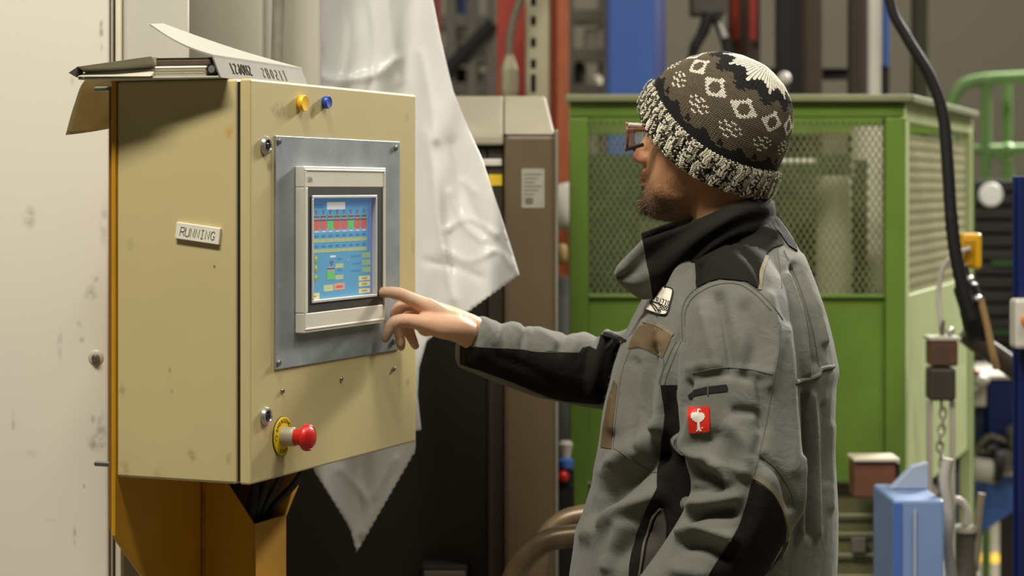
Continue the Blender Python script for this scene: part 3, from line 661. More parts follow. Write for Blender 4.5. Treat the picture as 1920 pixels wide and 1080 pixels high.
MB().box((gw - .125, .02, gz(1040)), (gw - .09, .045, gz(1010))).build('base_bracket', M('box_grey', (0,0,0)), cage, bevel=.004)
# goods inside the cage
def sack(name, c, r, mat, lab, cat, seed=0):
    rnd = random.Random(seed); mb = MB(); n, k = 16, 10; rr = []
    for i in range(k + 1):
        ph = math.pi * (i + .05) / (k + .1); ring = []
        for j in range(n):
            t = 2*math.pi*j/n; s = 1 + .12 * math.sin(3*t + seed) * math.sin(2*ph + seed) + rnd.uniform(-.05, .05)
            ring.append((r[0]*s*abs(math.sin(ph))**.6*math.cos(t), r[1]*s*abs(math.sin(ph))**.6*math.sin(t), r[2]*(1-math.cos(ph))))
        rr.append(ring)
    o = mb.rings(rr).build(name, mat, None, smooth=True); o.location = c; return tag(o, lab, cat)
def drum(name, c, r, h, mat, lab, cat):
    o = MB().lathe([(r*.97, 0), (r, .02), (r, h*.33), (r*1.03, h*.34), (r*1.03, h*.36), (r, h*.37), (r, h*.64), (r*1.03, h*.65), (r*1.03, h*.67), (r, h*.68), (r, h-.02), (r*.97, h), (r*.9, h-.01), (.001, h-.01)], (0,0,0), (0,0,1), 24).build(name, mat, None, smooth='auto')
    o.location = c; return tag(o, lab, cat)
def crate(name, x0, x1, y0, y1, z0, z1, mat, lab, cat, slats=4):
    e = empty(name, ((x0+x1)/2, y0, z0), lab, cat); w_ = (x1-x0)/2; d = y1-y0; h = z1-z0
    for sx in (-1, 1):
        for yy in (0, d - .03): MB().box((sx*w_ - .015, yy, 0), (sx*w_ + .015, yy + .03, h)).build('post', mat, e, bevel=.002)
    for k in range(slats):
        z = h * (k + .12) / slats; MB().box((-w_, -.006, z), (w_, -.0005, z + h / slats * .72)).build('slat', mat, e, bevel=.002)
        MB().box((-w_, d, z), (w_, d + .005, z + h / slats * .72)).build('slat', mat, e, bevel=.002)
    MB().box((-w_, 0, 0), (w_, d, .02)).build('bottom', mat, e)
    return e
crate('pallet_crate', P(1480, 0, 5.5).x, P(1610, 0, 5.5).x, 5.45, 5.9, 0, P(0, 300, 5.5).z, M('dark_crate', (58, 52, 40), .7, var=.2), 'dark slatted crate standing inside the cage behind the mesh', 'crate', 6)
crate('pallet_crate', P(1225, 0, 5.5).x, P(1390, 0, 5.5).x, 5.45, 5.9, 0, P(0, 420, 5.5).z, M('olive_crate', (92, 86, 60), .7, var=.2), 'olive slatted crate inside the cage behind the collar', 'crate', 6)
drum('pale_drum', (P(1652, 0, 5.6).x + .01, 5.75, 0), .065, P(0, 235, 5.6).z, M('drum_pale', (196, 190, 168), .5), 'tall pale drum inside the cage beside the corner post', 'drum')
drum('pale_drum', (P(1565, 0, 5.3).x, 5.32, 0), .045, P(0, 330, 5.3).z, M('drum_pale', (0,0,0)), 'slim pale drum inside the cage in front of the dark crate', 'drum')
o = empty('white_rod', P(1455, 303, 5.25), 'white rod lying level behind the cage mesh beside the hat', 'rod')
MB().tube([(0, 0, 0), (.10, 0, 0)], .008, 10).build('rod', M('rod_white', (206, 202, 186), .5), o)
MB().box((.0, -.005, -P(0, 303, 5.25).z), (.012, .005, -.006)).build('stand', M('dark_crate', (0,0,0)), o)

# ------------------------------------------------------------------ uprights and racks behind
red = M('rack_red', (172, 46, 16), .5, var=.12, scale=6, col2=(140, 36, 14)); red2 = M('rack_red_brown', (156, 66, 34), .5, var=.12, scale=6)
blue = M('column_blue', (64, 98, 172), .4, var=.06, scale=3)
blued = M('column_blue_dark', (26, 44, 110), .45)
beige = M('perforated_steel', (166, 160, 132), .45, .3, var=.08)
RZ = 3.6
def upright(name, px0, px1, Y, mat, lab, cat='post', dp=.10, t=.012, group='uprights behind the machines'):
    x0 = P(px0, 0, Y).x; x1 = P(px1, 0, Y).x
    o = ibeam(MB(), 0, 0, 0, RZ, x1 - x0, dp, t).build(name, mat, None, bevel=.002); o.location = ((x0 + x1) / 2, Y, 0)
    return tag(o, lab, cat, group)
upright('red_upright', 932, 1001, 6.3, red, 'wide red steel upright behind the machine, left of the perforated channel')
upright('red_upright', 1030, 1066, 6.35, red2, 'narrow red steel upright, right of the perforated channel')
pu = empty('perforated_channel', (P(1008, 0, 6.2).x, 6.2, 0), 'beige perforated steel channel between the two red uprights', 'channel', 0, 'uprights behind the machines')
hw = (P(1030, 0, 6.2).x - P(987, 0, 6.2).x) / 2; hx = P(1000, 0, 6.2).x - P(1008, 0, 6.2).x
zs = [CZ - (y - HZ) / F * 6.2 for y in (165, 148, 120, 80, 39, 2, -36, -75, -115)]
MB().box((-hw, 0, 0), (hx - .008, .004, RZ)).build('web_strip', beige, pu); MB().box((hx + .008, 0, 0), (hw, .004, RZ)).build('web_strip', beige, pu)
prev = 0
hs = sorted(zs); ed = []
for z in hs: ed.append((z - .0145, z + .0145))
zc = 0
for (za, zb_) in ed + [(RZ, RZ)]:
    if za > zc: MB().box((hx - .008, 0, zc), (hx + .008, .004, za)).build('web_bridge', beige, pu)
    zc = zb_
for sx in (-1, 1): MB().box((sx * hw - .002, .0, 0), (sx * hw + .002, .05, RZ)).build('flange', beige, pu)
MB().box((-hw + .004, .045, 0), (hw - .004, .05, RZ)).build('backing', dark_gap, pu)
cb = empty('cable_gland', (P(955, 0, 6.1).x, 6.1, 0), 'beige cable gland with grey cable rising in front of the red upright', 'cable')
zz = P(0, 178, 6.1).z; z1 = P(0, 130, 6.1).z; z2 = P(0, 103, 6.1).z; hw_ = (P(970, 0, 6.1).x - P(936, 0, 6.1).x) / 2
MB().lathe([(hw_ * .9, 0), (hw_ * .9, zz), (hw_, zz + .01), (hw_, z1 - .02), (hw_ * .98, z1), (hw_ * .45, z2), (.001, z2)], (0, 0, 0), (0, 0, 1), 8).build('gland', beige, cb)
MB().tube(curve_pts([(-.002, 0, z2 - .01), (.003, 0, z2 + .06), (.02, 0, z2 + .13), (.045, 0, z2 + .2), (.07, 0, z2 + .35), (.08, 0, z2 + 1.2)], 8), .0115, 12).build('cable', M('cable_grey', (112, 106, 86), .5), cb, smooth='auto')
bc = empty('blue_column', (P(1185, 0, 6.4).x, 6.4, 0), 'big blue painted steel column behind the cage', 'column', 0, 'uprights behind the machines')
cw_ = (P(1228, 0, 6.4).x - P(1143, 0, 6.4).x) / 2
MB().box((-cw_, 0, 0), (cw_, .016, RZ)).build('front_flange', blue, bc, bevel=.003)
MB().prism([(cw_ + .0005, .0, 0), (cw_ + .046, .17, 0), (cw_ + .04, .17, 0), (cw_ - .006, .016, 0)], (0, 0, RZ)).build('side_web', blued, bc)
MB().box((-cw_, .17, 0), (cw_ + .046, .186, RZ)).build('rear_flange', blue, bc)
# posts to the right of the hat
brown = M('post_brown', (74, 58, 40), .6, var=.15); dkb = M('post_black', (26, 23, 19), .6, var=.2); wht = M('post_white', (206, 200, 188), .45); sil = M('post_grey', (120, 112, 96), .6, var=.2)
for (a, b, Y, mt, lb) in ((1368, 1396, 7.4, brown, 'dark brown steel post behind the hat, with a red strip beside it'), (1398, 1426, 7.2, brown, 'brown steel post just right of the hat top behind'),
                          (1512, 1542, 7.0, brown, 'brown steel post in the middle of the dark posts'), (1596, 1628, 6.6, M('post_dark_brown', (52, 40, 28), .6), 'dark brown steel post left of the white tube'),
                          (1715, 1740, 8.2, M('post_dark_green', (70, 70, 48), .6), 'dark olive steel post in front of the grey wall')):
    upright('steel_post', a, b, Y, mt, lb, 'post', .08, .008, 'dark posts behind the cage')
for (px, Y, lb) in ((1378, 7.35, 'thin red strip on the post behind the hat'), (1412, 7.15, 'thin red strip on the post right of the hat')):
    o = MB().box((-.012, -.006, P(0, 75, Y).z), (.012, 0, RZ)).build('red_strip', red, None, bevel=.001); o.location = (P(px, 0, Y).x, Y - .001, 0); tag(o, lb, 'strip')
o = empty('black_column', (P(1484, 0, 7.1).x, 7.1, 0), 'black machine column with grey side behind the hat', 'column')
ibeam(MB(), 0, 0, 0, RZ, .085, .12, .014).build('column_body', dkb, o, bevel=.003)
MB().box((.043, .01, 0), (.07, .06, RZ)).build('guide', M('guide_grey', (78, 72, 62), .6, var=.3, scale=20), o, bevel=.003)
o = MB().tube([P(1639, 1500, 6.5), P(1639, -250, 6.5)], .021, 16).build('white_tube', wht, None, smooth='auto'); tag(o, 'white vertical tube beside the dark brown post', 'tube')
o = MB().tube([P(1661, 125, 6.7), P(1661, -250, 6.7)], .011, 12).build('blue_tube', blue, None, smooth='auto'); tag(o, 'thin blue vertical tube beside the white tube', 'tube')
o = MB().tube([P(1660, 1500, 6.72), P(1660, 120, 6.72)], .014, 12).build('black_tube', dkb, None, smooth='auto'); tag(o, 'black tube under the thin blue tube', 'tube')
o = MB(); x0 = P(1432, 0, 7.3).x; x1 = P(1604, 0, 7.3).x
o.box((0, 0, -.02), (x1 - x0, .06, -.013)); o.box((0, 0, .013), (x1 - x0, .06, .02)); o.box((0, .026, -.013), (x1 - x0, .034, .013))
o = o.build('cross_beam', dkb, None, bevel=.001); o.location = (x0, 7.3, P(0, 138, 7.3).z); tag(o, 'black steel cross beam between the posts behind the cage', 'beam')
o = empty('lever_post', (P(1470, 0, 6.85).x, 6.85, 0), 'black lever post topped by a white round knob beside the hat', 'lever')
MB().tube([(0, 0, 0), (0, 0, P(0, 160, 6.85).z)], .012, 10).build('rod', dkb, o); MB().ellip((0, 0, P(0, 148, 6.85).z), (.022, .022, .024)).build('knob', wht, o, smooth=True)
# hoist gear above the hat
ho = empty('hoist_hook_block', P(1330, -60, 6.9), 'dark hoist block with hanging hook arms above the hat', 'hoist')
k = 6.9 / F
def hp(px, py, dy=0): return P(px, py, 6.9 + dy) - P(1330, -60, 6.9)
a_, b_ = hp(1297, -80), hp(1362, 28)
MB().box((a_.x, 0, b_.z), (b_.x, .12, a_.z)).build('block', M('hoist_grey', (82, 76, 64), .6, var=.2, scale=12), ho, bevel=.01)
MB().tube(curve_pts([hp(1330, 25), hp(1318, 60), hp(1302, 90), hp(1296, 125)], 6), [.02]*7 + [.018]*6 + [.016]*6, 12).build('arm', dkb, ho, smooth='auto')
MB().tube(curve_pts([hp(1338, 25), hp(1352, 55), hp(1362, 85), hp(1368, 125)], 6), .017, 12).build('arm', dkb, ho, smooth='auto')
MB().tube([hp(1349, 42, -.03), hp(1360, 70, -.03)], [.007, .01], 8).build('reflector', wht, ho)
MB().tube([hp(1330, -78), hp(1330, -700)], .01, 8).build('chain', dkb, ho)
# shelving behind the top edge
def rack(name, px0, px1, Y, mat, lab, ys, xs, depth=.5, diag=None):
    e = empty(name, (P((px0+px1)/2, 0, Y).x, Y, 0), lab, 'rack'); x0 = P(px0, 0, Y).x - e.location.x; x1 = -x0
    for px in xs:
        x = P(px, 0, Y).x - e.location.x; MB().box((x - .022, 0, 0), (x + .022, .03, RZ)).build('post', mat, e, bevel=.002); MB().box((x - .022, depth, 0), (x + .022, depth + .03, RZ)).build('post', mat, e, bevel=.002)
    for y in ys:
        z = P(0, y, Y).z; MB().box((x0, .031, z - .025), (x1, .05, z + .025)).build('beam', mat, e, bevel=.002); MB().box((x0, .05, z - .012), (x1, depth, z)).build('shelf', mat, e)
    if diag:
        (a, b), (c, d) = diag; p = P(a, b, Y) - e.location; q = P(c, d, Y) - e.location; p.y = q.y = -.03
        MB().tube([p, q], .03, 10).build('brace', M('post_black', (0,0,0)), e)
    return e
sg = M('rack_grey', (112, 108, 94), .6, var=.15)
rack('storage_rack', 790, 930, 8.6, sg, 'grey storage rack behind the plastic sheet top', (38, 105, 165, 320), (845, 885, 922), .5, ((812, 160), (926, 45)))
rack('storage_rack', 1060, 1150, 8.6, sg, 'grey storage rack between the red and blue uprights', (26, 100, 168, 330), (1066, 1140), .5)
for (px, ys_, wd, hg, c, lb) in ((866, 105, .035, .10, (150, 146, 134), 'pale box on the rack left of the red upright'), (905, 105, .032, .07, (136, 130, 112), 'beige box on the rack close to the red upright'),
                                (905, 165, .034, .07, (140, 136, 122), 'low pale box on the lower rack shelf'), (866, 38, .032, .12, (60, 76, 120), 'blue box high on the rack behind the sheet'),
                                (1113, 100, .034, .11, (150, 144, 128), 'pale box on the rack next to the blue column'), (866, 165, .03, .09, (70, 62, 50), 'dark box on the lower rack shelf behind the sheet edge')):
    Y = 8.72; z = P(0, ys_, 8.6).z + .0008; e = MB(); frame(e, -wd, wd, 0, hg, -wd + .004, wd - .004, .004, hg - .004, 0, .2); e.box((-wd + .004, .01, .004), (wd - .004, .2, hg - .004))
    o = e.build('storage_box', M('sbox_%d_%d' % (c[0], c[2]), c, .7), None, bevel=.003); o.location = (P(px, 0, Y).x, Y, z); tag(o, lb, 'box', 'boxes on the racks')
for (px, y0, y1, r, c, lb) in ((1086, 112, 168, .03, (30, 27, 24), 'black cylinder standing on the rack between red and blue uprights'), (1116, 135, 165, .028, (170, 164, 146), 'pale round canister low on the rack beside the blue column'), (1131, 90, 110, .022, (120, 62, 40), 'small red brown canister on the rack beside the blue column')):
    z0 = P(0, 100 if y1 < 120 else 168, 8.6).z; h = (y1 - y0) * 8.6 / F
    o = MB().lathe([(r*.9, 0), (r, .01), (r, h*.85), (r*.6, h*.93), (r*.6, h), (.001, h)], (0,0,0), (0,0,1), 16).build('canister', M('can_%d' % c[0], c, .5), None, smooth='auto'); o.location = (P(px, 0, 8.75).x, 8.75, z0 + .0005); tag(o, lb, 'canister', 'canisters on the racks')
o = upright('dark_red_post', 806, 826, 7.4, M('post_dark_red', (120, 36, 18), .5), 'dark red post at the upper edge of the plastic sheet')
# low rack wall between machine rows to close the view
# things in the gap between the machine and the cage
upright('orange_post', 1045, 1067, 5.9, M('post_orange', (150, 76, 36), .5, var=.2), 'orange steel post in the gap between brown machine and cage', 'post', .05, .006)
sack('white_sack', P(1066, 432, 5.75), (.048, .05, .066), M('sack_white', (214, 208, 196), .8), 'white cloth bundle hanging in the gap beside the cage', 'bundle', 3)
sack('tan_bundle', P(1054, 495, 5.7), (.016, .03, .028), M('sack_tan', (196, 170, 110), .8), 'small tan bundle below the white one in the gap', 'bundle', 5)
drum('grey_drum', (P(1060, 0, 5.8).x, 5.83, 0), .03, P(0, 520, 5.8).z, M('drum_grey', (130, 128, 130), .5), 'slim grey drum in the gap left of the cage', 'drum')
vb = empty('valve_stack', (P(1057, 0, 4.75).x, 4.75, 0), 'black valve post with red knob and blue ring beside the machine', 'valve')
vz = lambda y: P(0, y, 4.75).z
MB().box((-.018, -.015, 0), (.024, .03, vz(905))).build('post', dkb, vb, bevel=.004)
MB().lathe([(.02, vz(905)), (.02, vz(882)), (.012, vz(878)), (.001, vz(878))], (.004, 0, 0), (0, 0, 1)).build('housing', dkb, vb)
MB().lathe([(.017, vz(877)), (.019, vz(872)), (.019, vz(862)), (.014, vz(858)), (.001, vz(857))], (.004, -.005, 0), (0, 0, 1)).build('blue_ring', M('ring_blue', (70, 116, 200), .35), vb, smooth='auto')
MB().lathe([(.011, vz(858)), (.013, vz(848)), (.016, vz(838)), (.018, vz(832)), (.012, vz(826)), (.001, vz(825))], (.004, -.005, 0), (0, 0, 1)).build('cap', M('strip_white', (0,0,0)), vb, smooth='auto')
MB().ellip((-.002, -.03, vz(890)), (.0135, .013, .0135)).build('red_knob', M('knob_red', (222, 34, 22), .3), vb, smooth=True)

# ------------------------------------------------------------------ right hand side
# black hose hanging in front of the cage corner
hs_ = [P(1655, -160, 4.7), P(1668, 0, 4.7), P(1700, 70, 4.7), P(1742, 140, 4.7), P(1768, 215, 4.7), P(1777, 310, 4.7), P(1783, 400, 4.7), P(1791, 470, 4.7), P(1805, 540, 4.7), P(1822, 600, 4.7)]
cp = curve_pts(hs_, 8); o0 = cp[-1].copy()
rs = [.0105 + .004 * min(1, i / 40) + (.0016 if (i % 2 and i > 48) else 0) for i in range(len(cp))]
o = MB().tube([p - o0 for p in cp], rs, 12).build('hose', rubber, None, smooth='auto'); o.location = o0; tag(o, 'black hose hanging down in front of the cage corner', 'hose')
lh = curve_pts([P(1808, 622, 5.02), P(1830, 640, 5.02), P(1870, 668, 5.02), P(1925, 705, 5.02), P(2000, 740, 5.05)], 8); o0 = lh[0].copy()
o = MB().tube([p - o0 for p in lh], .026, 14).build('thick_hose', M('hose_brown_black', (50, 40, 30), .5, var=.2), None, smooth='auto'); o.location = o0; tag(o, 'thick brownish black hose running off to the right', 'hose')
tl_ = empty('hanging_tool', P(1822, 600, 4.75), 'black hanging power tool with metal studs below the hose', 'tool')
def tpn(px, py, dy=0): return P(px, py, 4.75 + dy) - P(1822, 600, 4.75)
MB().tube(curve_pts([tpn(1800, 500), tpn(1812, 545), tpn(1826, 590), tpn(1835, 640)], 6), [.018]*5 + [.028]*6 + [.03]*5 + [.026]*3, 14).build('tool_body', rubber, tl_, smooth='auto')
for (px, py) in ((1817, 524), (1833, 560)): MB().ellip(tpn(px, py, -.03), (.012, .012, .009)).build('stud', chrome, tl_, smooth=True)
MB().tube(curve_pts([tpn(1838, 560, -.03), tpn(1850, 610, -.03), tpn(1862, 665, -.03), tpn(1868, 690, -.02)], 5), .0085, 10).build('lever', M('lever_tan', (150, 122, 78), .5), tl_, smooth='auto')
yb_ = empty('yellow_switch_box', P(1822, 505, 4.9), 'yellow switch box with a white cable beside the hose', 'switch box')
MB().box((-.022, 0, .0), (.025, .05, .085)).build('housing', M('switch_yellow', (226, 170, 18), .4), yb_, bevel=.008)
MB().box((-.018, -.004, .008), (.008, .002, .07)).build('cover', M('switch_yellow_dark', (186, 132, 14), .4), yb_, bevel=.003)
MB().tube(curve_pts([(-.008, -.012, .05), (-.03, -.02, .042), (-.055, -.02, .028), (-.073, -.01, -.005), (-.078, 0, -.06), (-.073, 0, -.12), (-.07, .01, -.148)], 6), .0062, 10).build('cable', M('cable_white', (186, 180, 168), .45), yb_, smooth='auto')
hk = empty('clamp_stand', P(1765, 750, 4.9), 'rust red clamp block on pale bars with a chain in front of the cage', 'clamp')
kz = 4.9 / F
MB().box((-.03, -.03, 65 * kz), (.034, .04, 112 * kz)).build('block', M('block_red_brown', (116, 58, 40), .6, var=.25, scale=12, col2=(70, 52, 38)), hk, bevel=.006)
MB().box((-.032, -.028, 0), (.03, .036, 62 * kz)).build('lower_block', M('block_dark', (56, 48, 38), .6, var=.2), hk, bevel=.008)
MB().box((-.034, -.034, 112 * kz), (.04, .044, 120 * kz)).build('top_plate', M('plate_pale', (172, 166, 146), .5), hk, bevel=.003)
MB().tube([(.002, 0, 119 * kz), (.002, 0, 150 * kz)], .006, 8).build('eye', steel, hk)
MB().ellip((.02, -.005, 128 * kz), (.01, .01, .012)).build('nut', chrome, hk, smooth=True)
for k_ in range(16):
    mb = MB(); c = Vector((.0 + .004 * math.sin(k_), 0, -.012 - k_ * .0195)); rr = [c + Vector(((.008 if k_ % 2 else .002) * math.cos(t), (.002 if k_ % 2 else .008) * math.cos(t), .0135 * math.sin(t))) for t in np.linspace(0, 2*math.pi, 13)]
    mb.tube(rr, .0032, 6, False).build('chain_link', M('chain_pale', (156, 150, 136), .4, .5), hk, smooth='auto')
for sx in (-.028, .026): MB().box((sx - .006, -.008, -hk.location.z), (sx + .006, .008, -.0005)).build('side_bar', M('bar_pale', (164, 158, 138), .5), hk, bevel=.002)
# rust red box in front of the cage
rb = empty('rust_box', P(1647, 935, 4.78), 'rust brown metal box with pale lid hung on the cage front', 'box')
kz = 4.75 / F
MB().box((-46 * kz, 0, 0), (34 * kz, .08, 68 * kz)).build('box_body', M('rust_brown', (120, 66, 44), .6, var=.25, scale=10, col2=(96, 66, 44)), rb, bevel=.006)
MB().box((-48 * kz, -.008, 69 * kz), (40 * kz, .09, 77 * kz)).build('lid', M('lid_pale', (206, 192, 168), .5), rb, bevel=.004)
MB().box((34.5 * kz, .005, 1 * kz), (42 * kz, .075, 66 * kz)).build('side_cover', dkb, rb, bevel=.003)
MB().box((-.02, .081, .0), (.02, .205, .03)).build('hanger', dkb, rb)
# pale blue cabinet, lower right
bcab = empty('pale_blue_cabinet', (P(1725, 0, 4.45).x, 4.45, 0), 'pale blue steel cabinet at the lower right in front of the cage', 'cabinet')
kz = 4.45 / F; zt = P(0, 938, 4.45).z
pb = M('pale_blue_paint', (122, 146, 190), .4, var=.08, scale=5, blotch=(8, .6, (150, 160, 190), .5))
MB().box((-50 * kz, 0, 0), (45 * kz, .25, zt)).build('body', pb, bcab, bevel=.006)
MB().box((-50 * kz, -.004, 0), (-34 * kz, -.0005, zt - .005)).build('edge_strip', M('mid_blue_paint', (70, 106, 176), .4), bcab, bevel=.001)
MB().prism([(-30 * kz, .16, zt + .0005), (44 * kz, .16, zt + .0005), (44 * kz, .16, zt + .06), (12 * kz, .16, zt + .05)], (0, .03, 0)).build('gusset', M('mid_pale_blue', (170, 180, 200), .4), bcab, bevel=.003)
MB().box((-12 * kz, -.006, 0), (-8 * kz, -.0005, zt - .02)).build('door_edge', M('mid_pale_blue', (0,0,0)), bcab)
o0 = P(1775, 860, 4.55); cp = curve_pts([P(1778, 860, 4.55), P(1772, 900, 4.55), P(1780, 960, 4.55), P(1776, 1020, 4.55), P(1784, 1090, 4.55), P(1784, 1250, 4.55)], 8); cp.append(Vector((cp[-1].x, 4.55, 0)))
o = MB().tube([p - o0 for p in cp], .0125, 12).build('white_cable', M('cable_white', (0,0,0)), None, smooth='auto'); o.location = o0; tag(o, 'white cable hanging down beside the pale blue cabinet', 'cable')
# pump with hoses
pm = empty('pump_unit', (P(1808, 0, 5.0).x, 5.0, 0), 'grey pump with arched hose beside the pale blue cabinet', 'pump')
pz = lambda y: P(0, y, 5.0).z; kz = 5.0 / F
MB().lathe([(.03, 0), (.03, pz(1060)), (.024, pz(1050)), (.024, pz(1000)), (.027, pz(996)), (.027, pz(985)), (.001, pz(984))], (0, 0, 0), (0, 0, 1)).build('pump_body', M('pump_grey', (92, 86, 74), .5, .3), pm, smooth='auto')
MB().tube(curve_pts([(.004, 0, pz(988)), (.006, 0, pz(962)), (-.004, 0, pz(945)), (-.02, 0, pz(938)), (-.035, 0, pz(944))], 6), .0105, 12).build('arched_hose', M('cable_white', (0,0,0)), pm, smooth='auto')
MB().lathe([(.03, pz(996)), (.031, pz(986)), (.001, pz(984))], (0, -.002, 0), (0, 0, 1)).build('cap', M('plate_pale', (0,0,0)), pm, smooth='auto')
MB().tube(curve_pts([(.026, 0, pz(1070)), (.03, 0, pz(1010)), (.036, 0, pz(960)), (.042, 0, pz(925))], 6), .0095, 10).build('lever', M('lever_grey', (128, 120, 100), .5), pm, smooth='auto')
# blue machine
bm_ = empty('blue_machine', (P(1850, 0, 6.45).x, 6.45, 0), 'dark blue machine with white edges and grey fittings at the right', 'machine')
ox = bm_.location.x; kz = 6.0 / F
def q6(px, py): p = P(px, py, 6.45); return (p.x - ox, p.z)
a, b = q6(1852, 712), q6(1935, 845)
MB().box((a[0], 0, b[1]), (b[0], .5, a[1])).build('blue_panel', M('navy_panel', (22, 38, 92), .4), bm_, bevel=.006)
a, b = q6(1783, 765), q6(1850, 850)
MB().box((a[0], .02, b[1]), (b[0], .5, a[1])).build('grey_blue_panel', M('grey_navy', (44, 52, 78), .5), bm_, bevel=.006)
a, b = q6(1846, 703), q6(1935, 711)
MB().box((a[0], -.01, b[1]), (b[0], .5, a[1])).build('white_edge', wht, bm_, bevel=.003)
v = [q6(1785, 763), q6(1848, 763), q6(1848, 715)]
MB().prism([(v[0][0], -.01, v[0][1] + .001), (v[1][0], -.01, v[1][1] + .001), (v[2][0], -.01, v[2][1])], (0, .4, 0)).build('white_slope', wht, bm_, bevel=.004)
MB().ellip((q6(1830, 712)[0], -.03, q6(1830, 712)[1]), (.035, .03, .022)).build('white_cap', wht, bm_, smooth=True)
MB().ellip((q6(1824, 697)[0], -.03, q6(1824, 697)[1]), (.02, .02, .012)).build('red_cap', M('cap_red', (180, 70, 46), .4), bm_, smooth=True)
v = [q6(1795, 888), q6(1935, 886), q6(1935, 935), q6(1836, 1004), q6(1795, 1004)]
MB().prism([(x, .0, z) for x, z in v], (0, .3, 0)).build('blue_guard', M('mid_blue_paint', (0,0,0)), bm_, bevel=.004)
a, b = q6(1868, 880), q6(1935, 890)
MB().box((a[0], -.03, b[1]), (b[0], .0, a[1])).build('guard_edge', wht, bm_, bevel=.003)
for (px, py) in ((1797, 797), (1894, 805), (1856, 842), (1905, 838), (1803, 825), (1880, 850), (1820, 848)):
    c = q6(px, py); MB().lathe([(.018, -.05), (.018, -.015), (.026, -.012), (.026, .006), (.018, .014), (.010, .02), (.001, .021)], (c[0], -.04, c[1]), (0, 0, 1), 12).build('fitting', steel, bm_, smooth='auto')
for k_, (p1, p2) in enumerate((((1806, 862), (1850, 815)), ((1850, 815), (1900, 830)), ((1800, 840), (1906, 858)), ((1840, 870), (1912, 872)))):
    a, b = q6(*p1), q6(*p2); MB().tube([(a[0], -.03, a[1]), (b[0], -.03, b[1])], .011, 10).build('pipe', M('pipe_grey', (120, 112, 92), .45, .4), bm_, smooth='auto')
c = q6(1790, 868); d_ = q6(1852, 876)
MB().tube([(c[0], -.1, c[1]), (d_[0], -.1, d_[1])], .036, 18).build('white_cylinder', wht, bm_, smooth='auto')
MB().tube([(d_[0] - .01, -.1, d_[1] + .02), (d_[0] + .015, -.1, d_[1] + .018)], .052, 18).build('black_ring', dkb, bm_, smooth='auto')
MB().box((.11, .02, 0), (.19, .3, q6(0, 960)[1])).build('pedestal', dkb, bm_)
MB().box((-.09, .31, q6(0, 940)[1]), (.12, .48, q6(0, 850)[1])).build('frame', M('block_dark', (0,0,0)), bm_)
# dark blue post at the right edge
o = MB(); ibeam(o, 0, 0, 0, P(0, 330, 4.4).z, .05, .06, .008); o = o.build('navy_post', M('navy_post_paint', (18, 30, 84), .4), None, bevel=.002); o.location = (P(1911, 0, 4.4).x + .025, 4.4, 0); tag(o, 'navy blue post at the right edge of the picture', 'post')
sw = empty('push_button_box', P(1914, 655, 4.34), 'cream push button box with orange button on the navy post', 'switch box')
MB().box((-.012, 0, 0), (.05, .055, .105)).build('housing', M('strip_white', (0,0,0)), sw, bevel=.008)
MB().lathe([(.014, 0), (.014, .008), (.01, .011), (.001, .012)], (.014, -.0005, .06), (0, -1, 0)).build('button', M('button_orange', (220, 130, 30), .4), sw, smooth='auto')
# dark slatted machine behind, green handrails
ds = empty('dark_press', (P(1880, 0, 7.2).x, 7.2, 0), 'black slatted press machine under the green handrail', 'machine')
ox7 = ds.location.x
def q7(px, py): p = P(px, py, 7.2); return (p.x - ox7, p.z)
xa_, xb_ = q7(1818, 0)[0], q7(2000, 0)[0]
MB().box((xa_, .06, q7(0, 700)[1]), (xb_, .6, q7(0, 337)[1])).build('body', dkb, ds)
for x_ in (xa_ + .02, xb_ - .06): MB().box((x_, .3, 0), (x_ + .04, .36, q7(0, 700)[1])).build('leg', dkb, ds)
for k_ in range(13):
    y0 = 338 + k_ * 26; MB().box((xa_, 0, q7(0, y0 + 20)[1]), (xb_, .06, q7(0, y0)[1])).build('slat', M('slat_dark', (46, 42, 38), .5, var=.2), ds, bevel=.004)
for y in (488, 618): MB().box((q7(1858, 0)[0], -.012, q7(0, y + 10)[1]), (xb_, -.001, q7(0, y)[1])).build('green_strip', M('strip_green', (52, 84, 44), .5), ds)
lp = q7(1857, 365)
MB().lathe([(.042, 0), (.042, .012), (.036, .018), (.001, .02)], (lp[0], -.0, lp[1]), (0, -1, 0)).build('indicator_light', M('indicator_white', (250, 248, 240), .4), ds, smooth='auto')
hr = empty('green_handrail', (P(1870, 0, 8.0).x, 8.0, 0), 'green tubular handrail at the right in front of the grey wall', 'handrail')
def q8(px, py, dy=0): p = P(px, py, 8.0 + dy); p.x -= hr.location.x; p.y -= 8.0; return p
hg = M('handrail_green', (112, 150, 84), .4, var=.1)
MB().tube(curve_pts([q8(1776, 560), q8(1776, 260), q8(1782, 200), q8(1802, 163), q8(1840, 150), q8(1900, 146), q8(1960, 143), q8(2050, 140)], 8), .024, 14).build('top_rail', hg, hr, smooth='auto')
MB().tube([q8(1815, 281), q8(2050, 278)], .02, 12).build('mid_rail', hg, hr, smooth='auto')
for (px, dy) in ((1849, 0), (1888, .25)):
    p = q8(px, 152, dy); MB().tube([(p.x, p.y, 0), p], .019, 12).build('post', hg, hr, smooth='auto')
MB().tube(curve_pts([q8(1849, 285), q8(1872, 290), q8(1890, 310), q8(1893, 345)], 6), .018, 12).build('curved_brace', hg, hr, smooth='auto')
for (px, py) in ((1852, 152), (1890, 282)): MB().ellip(q8(px, py), (.032, .028, .03)).build('joint', hg, hr, smooth=True)
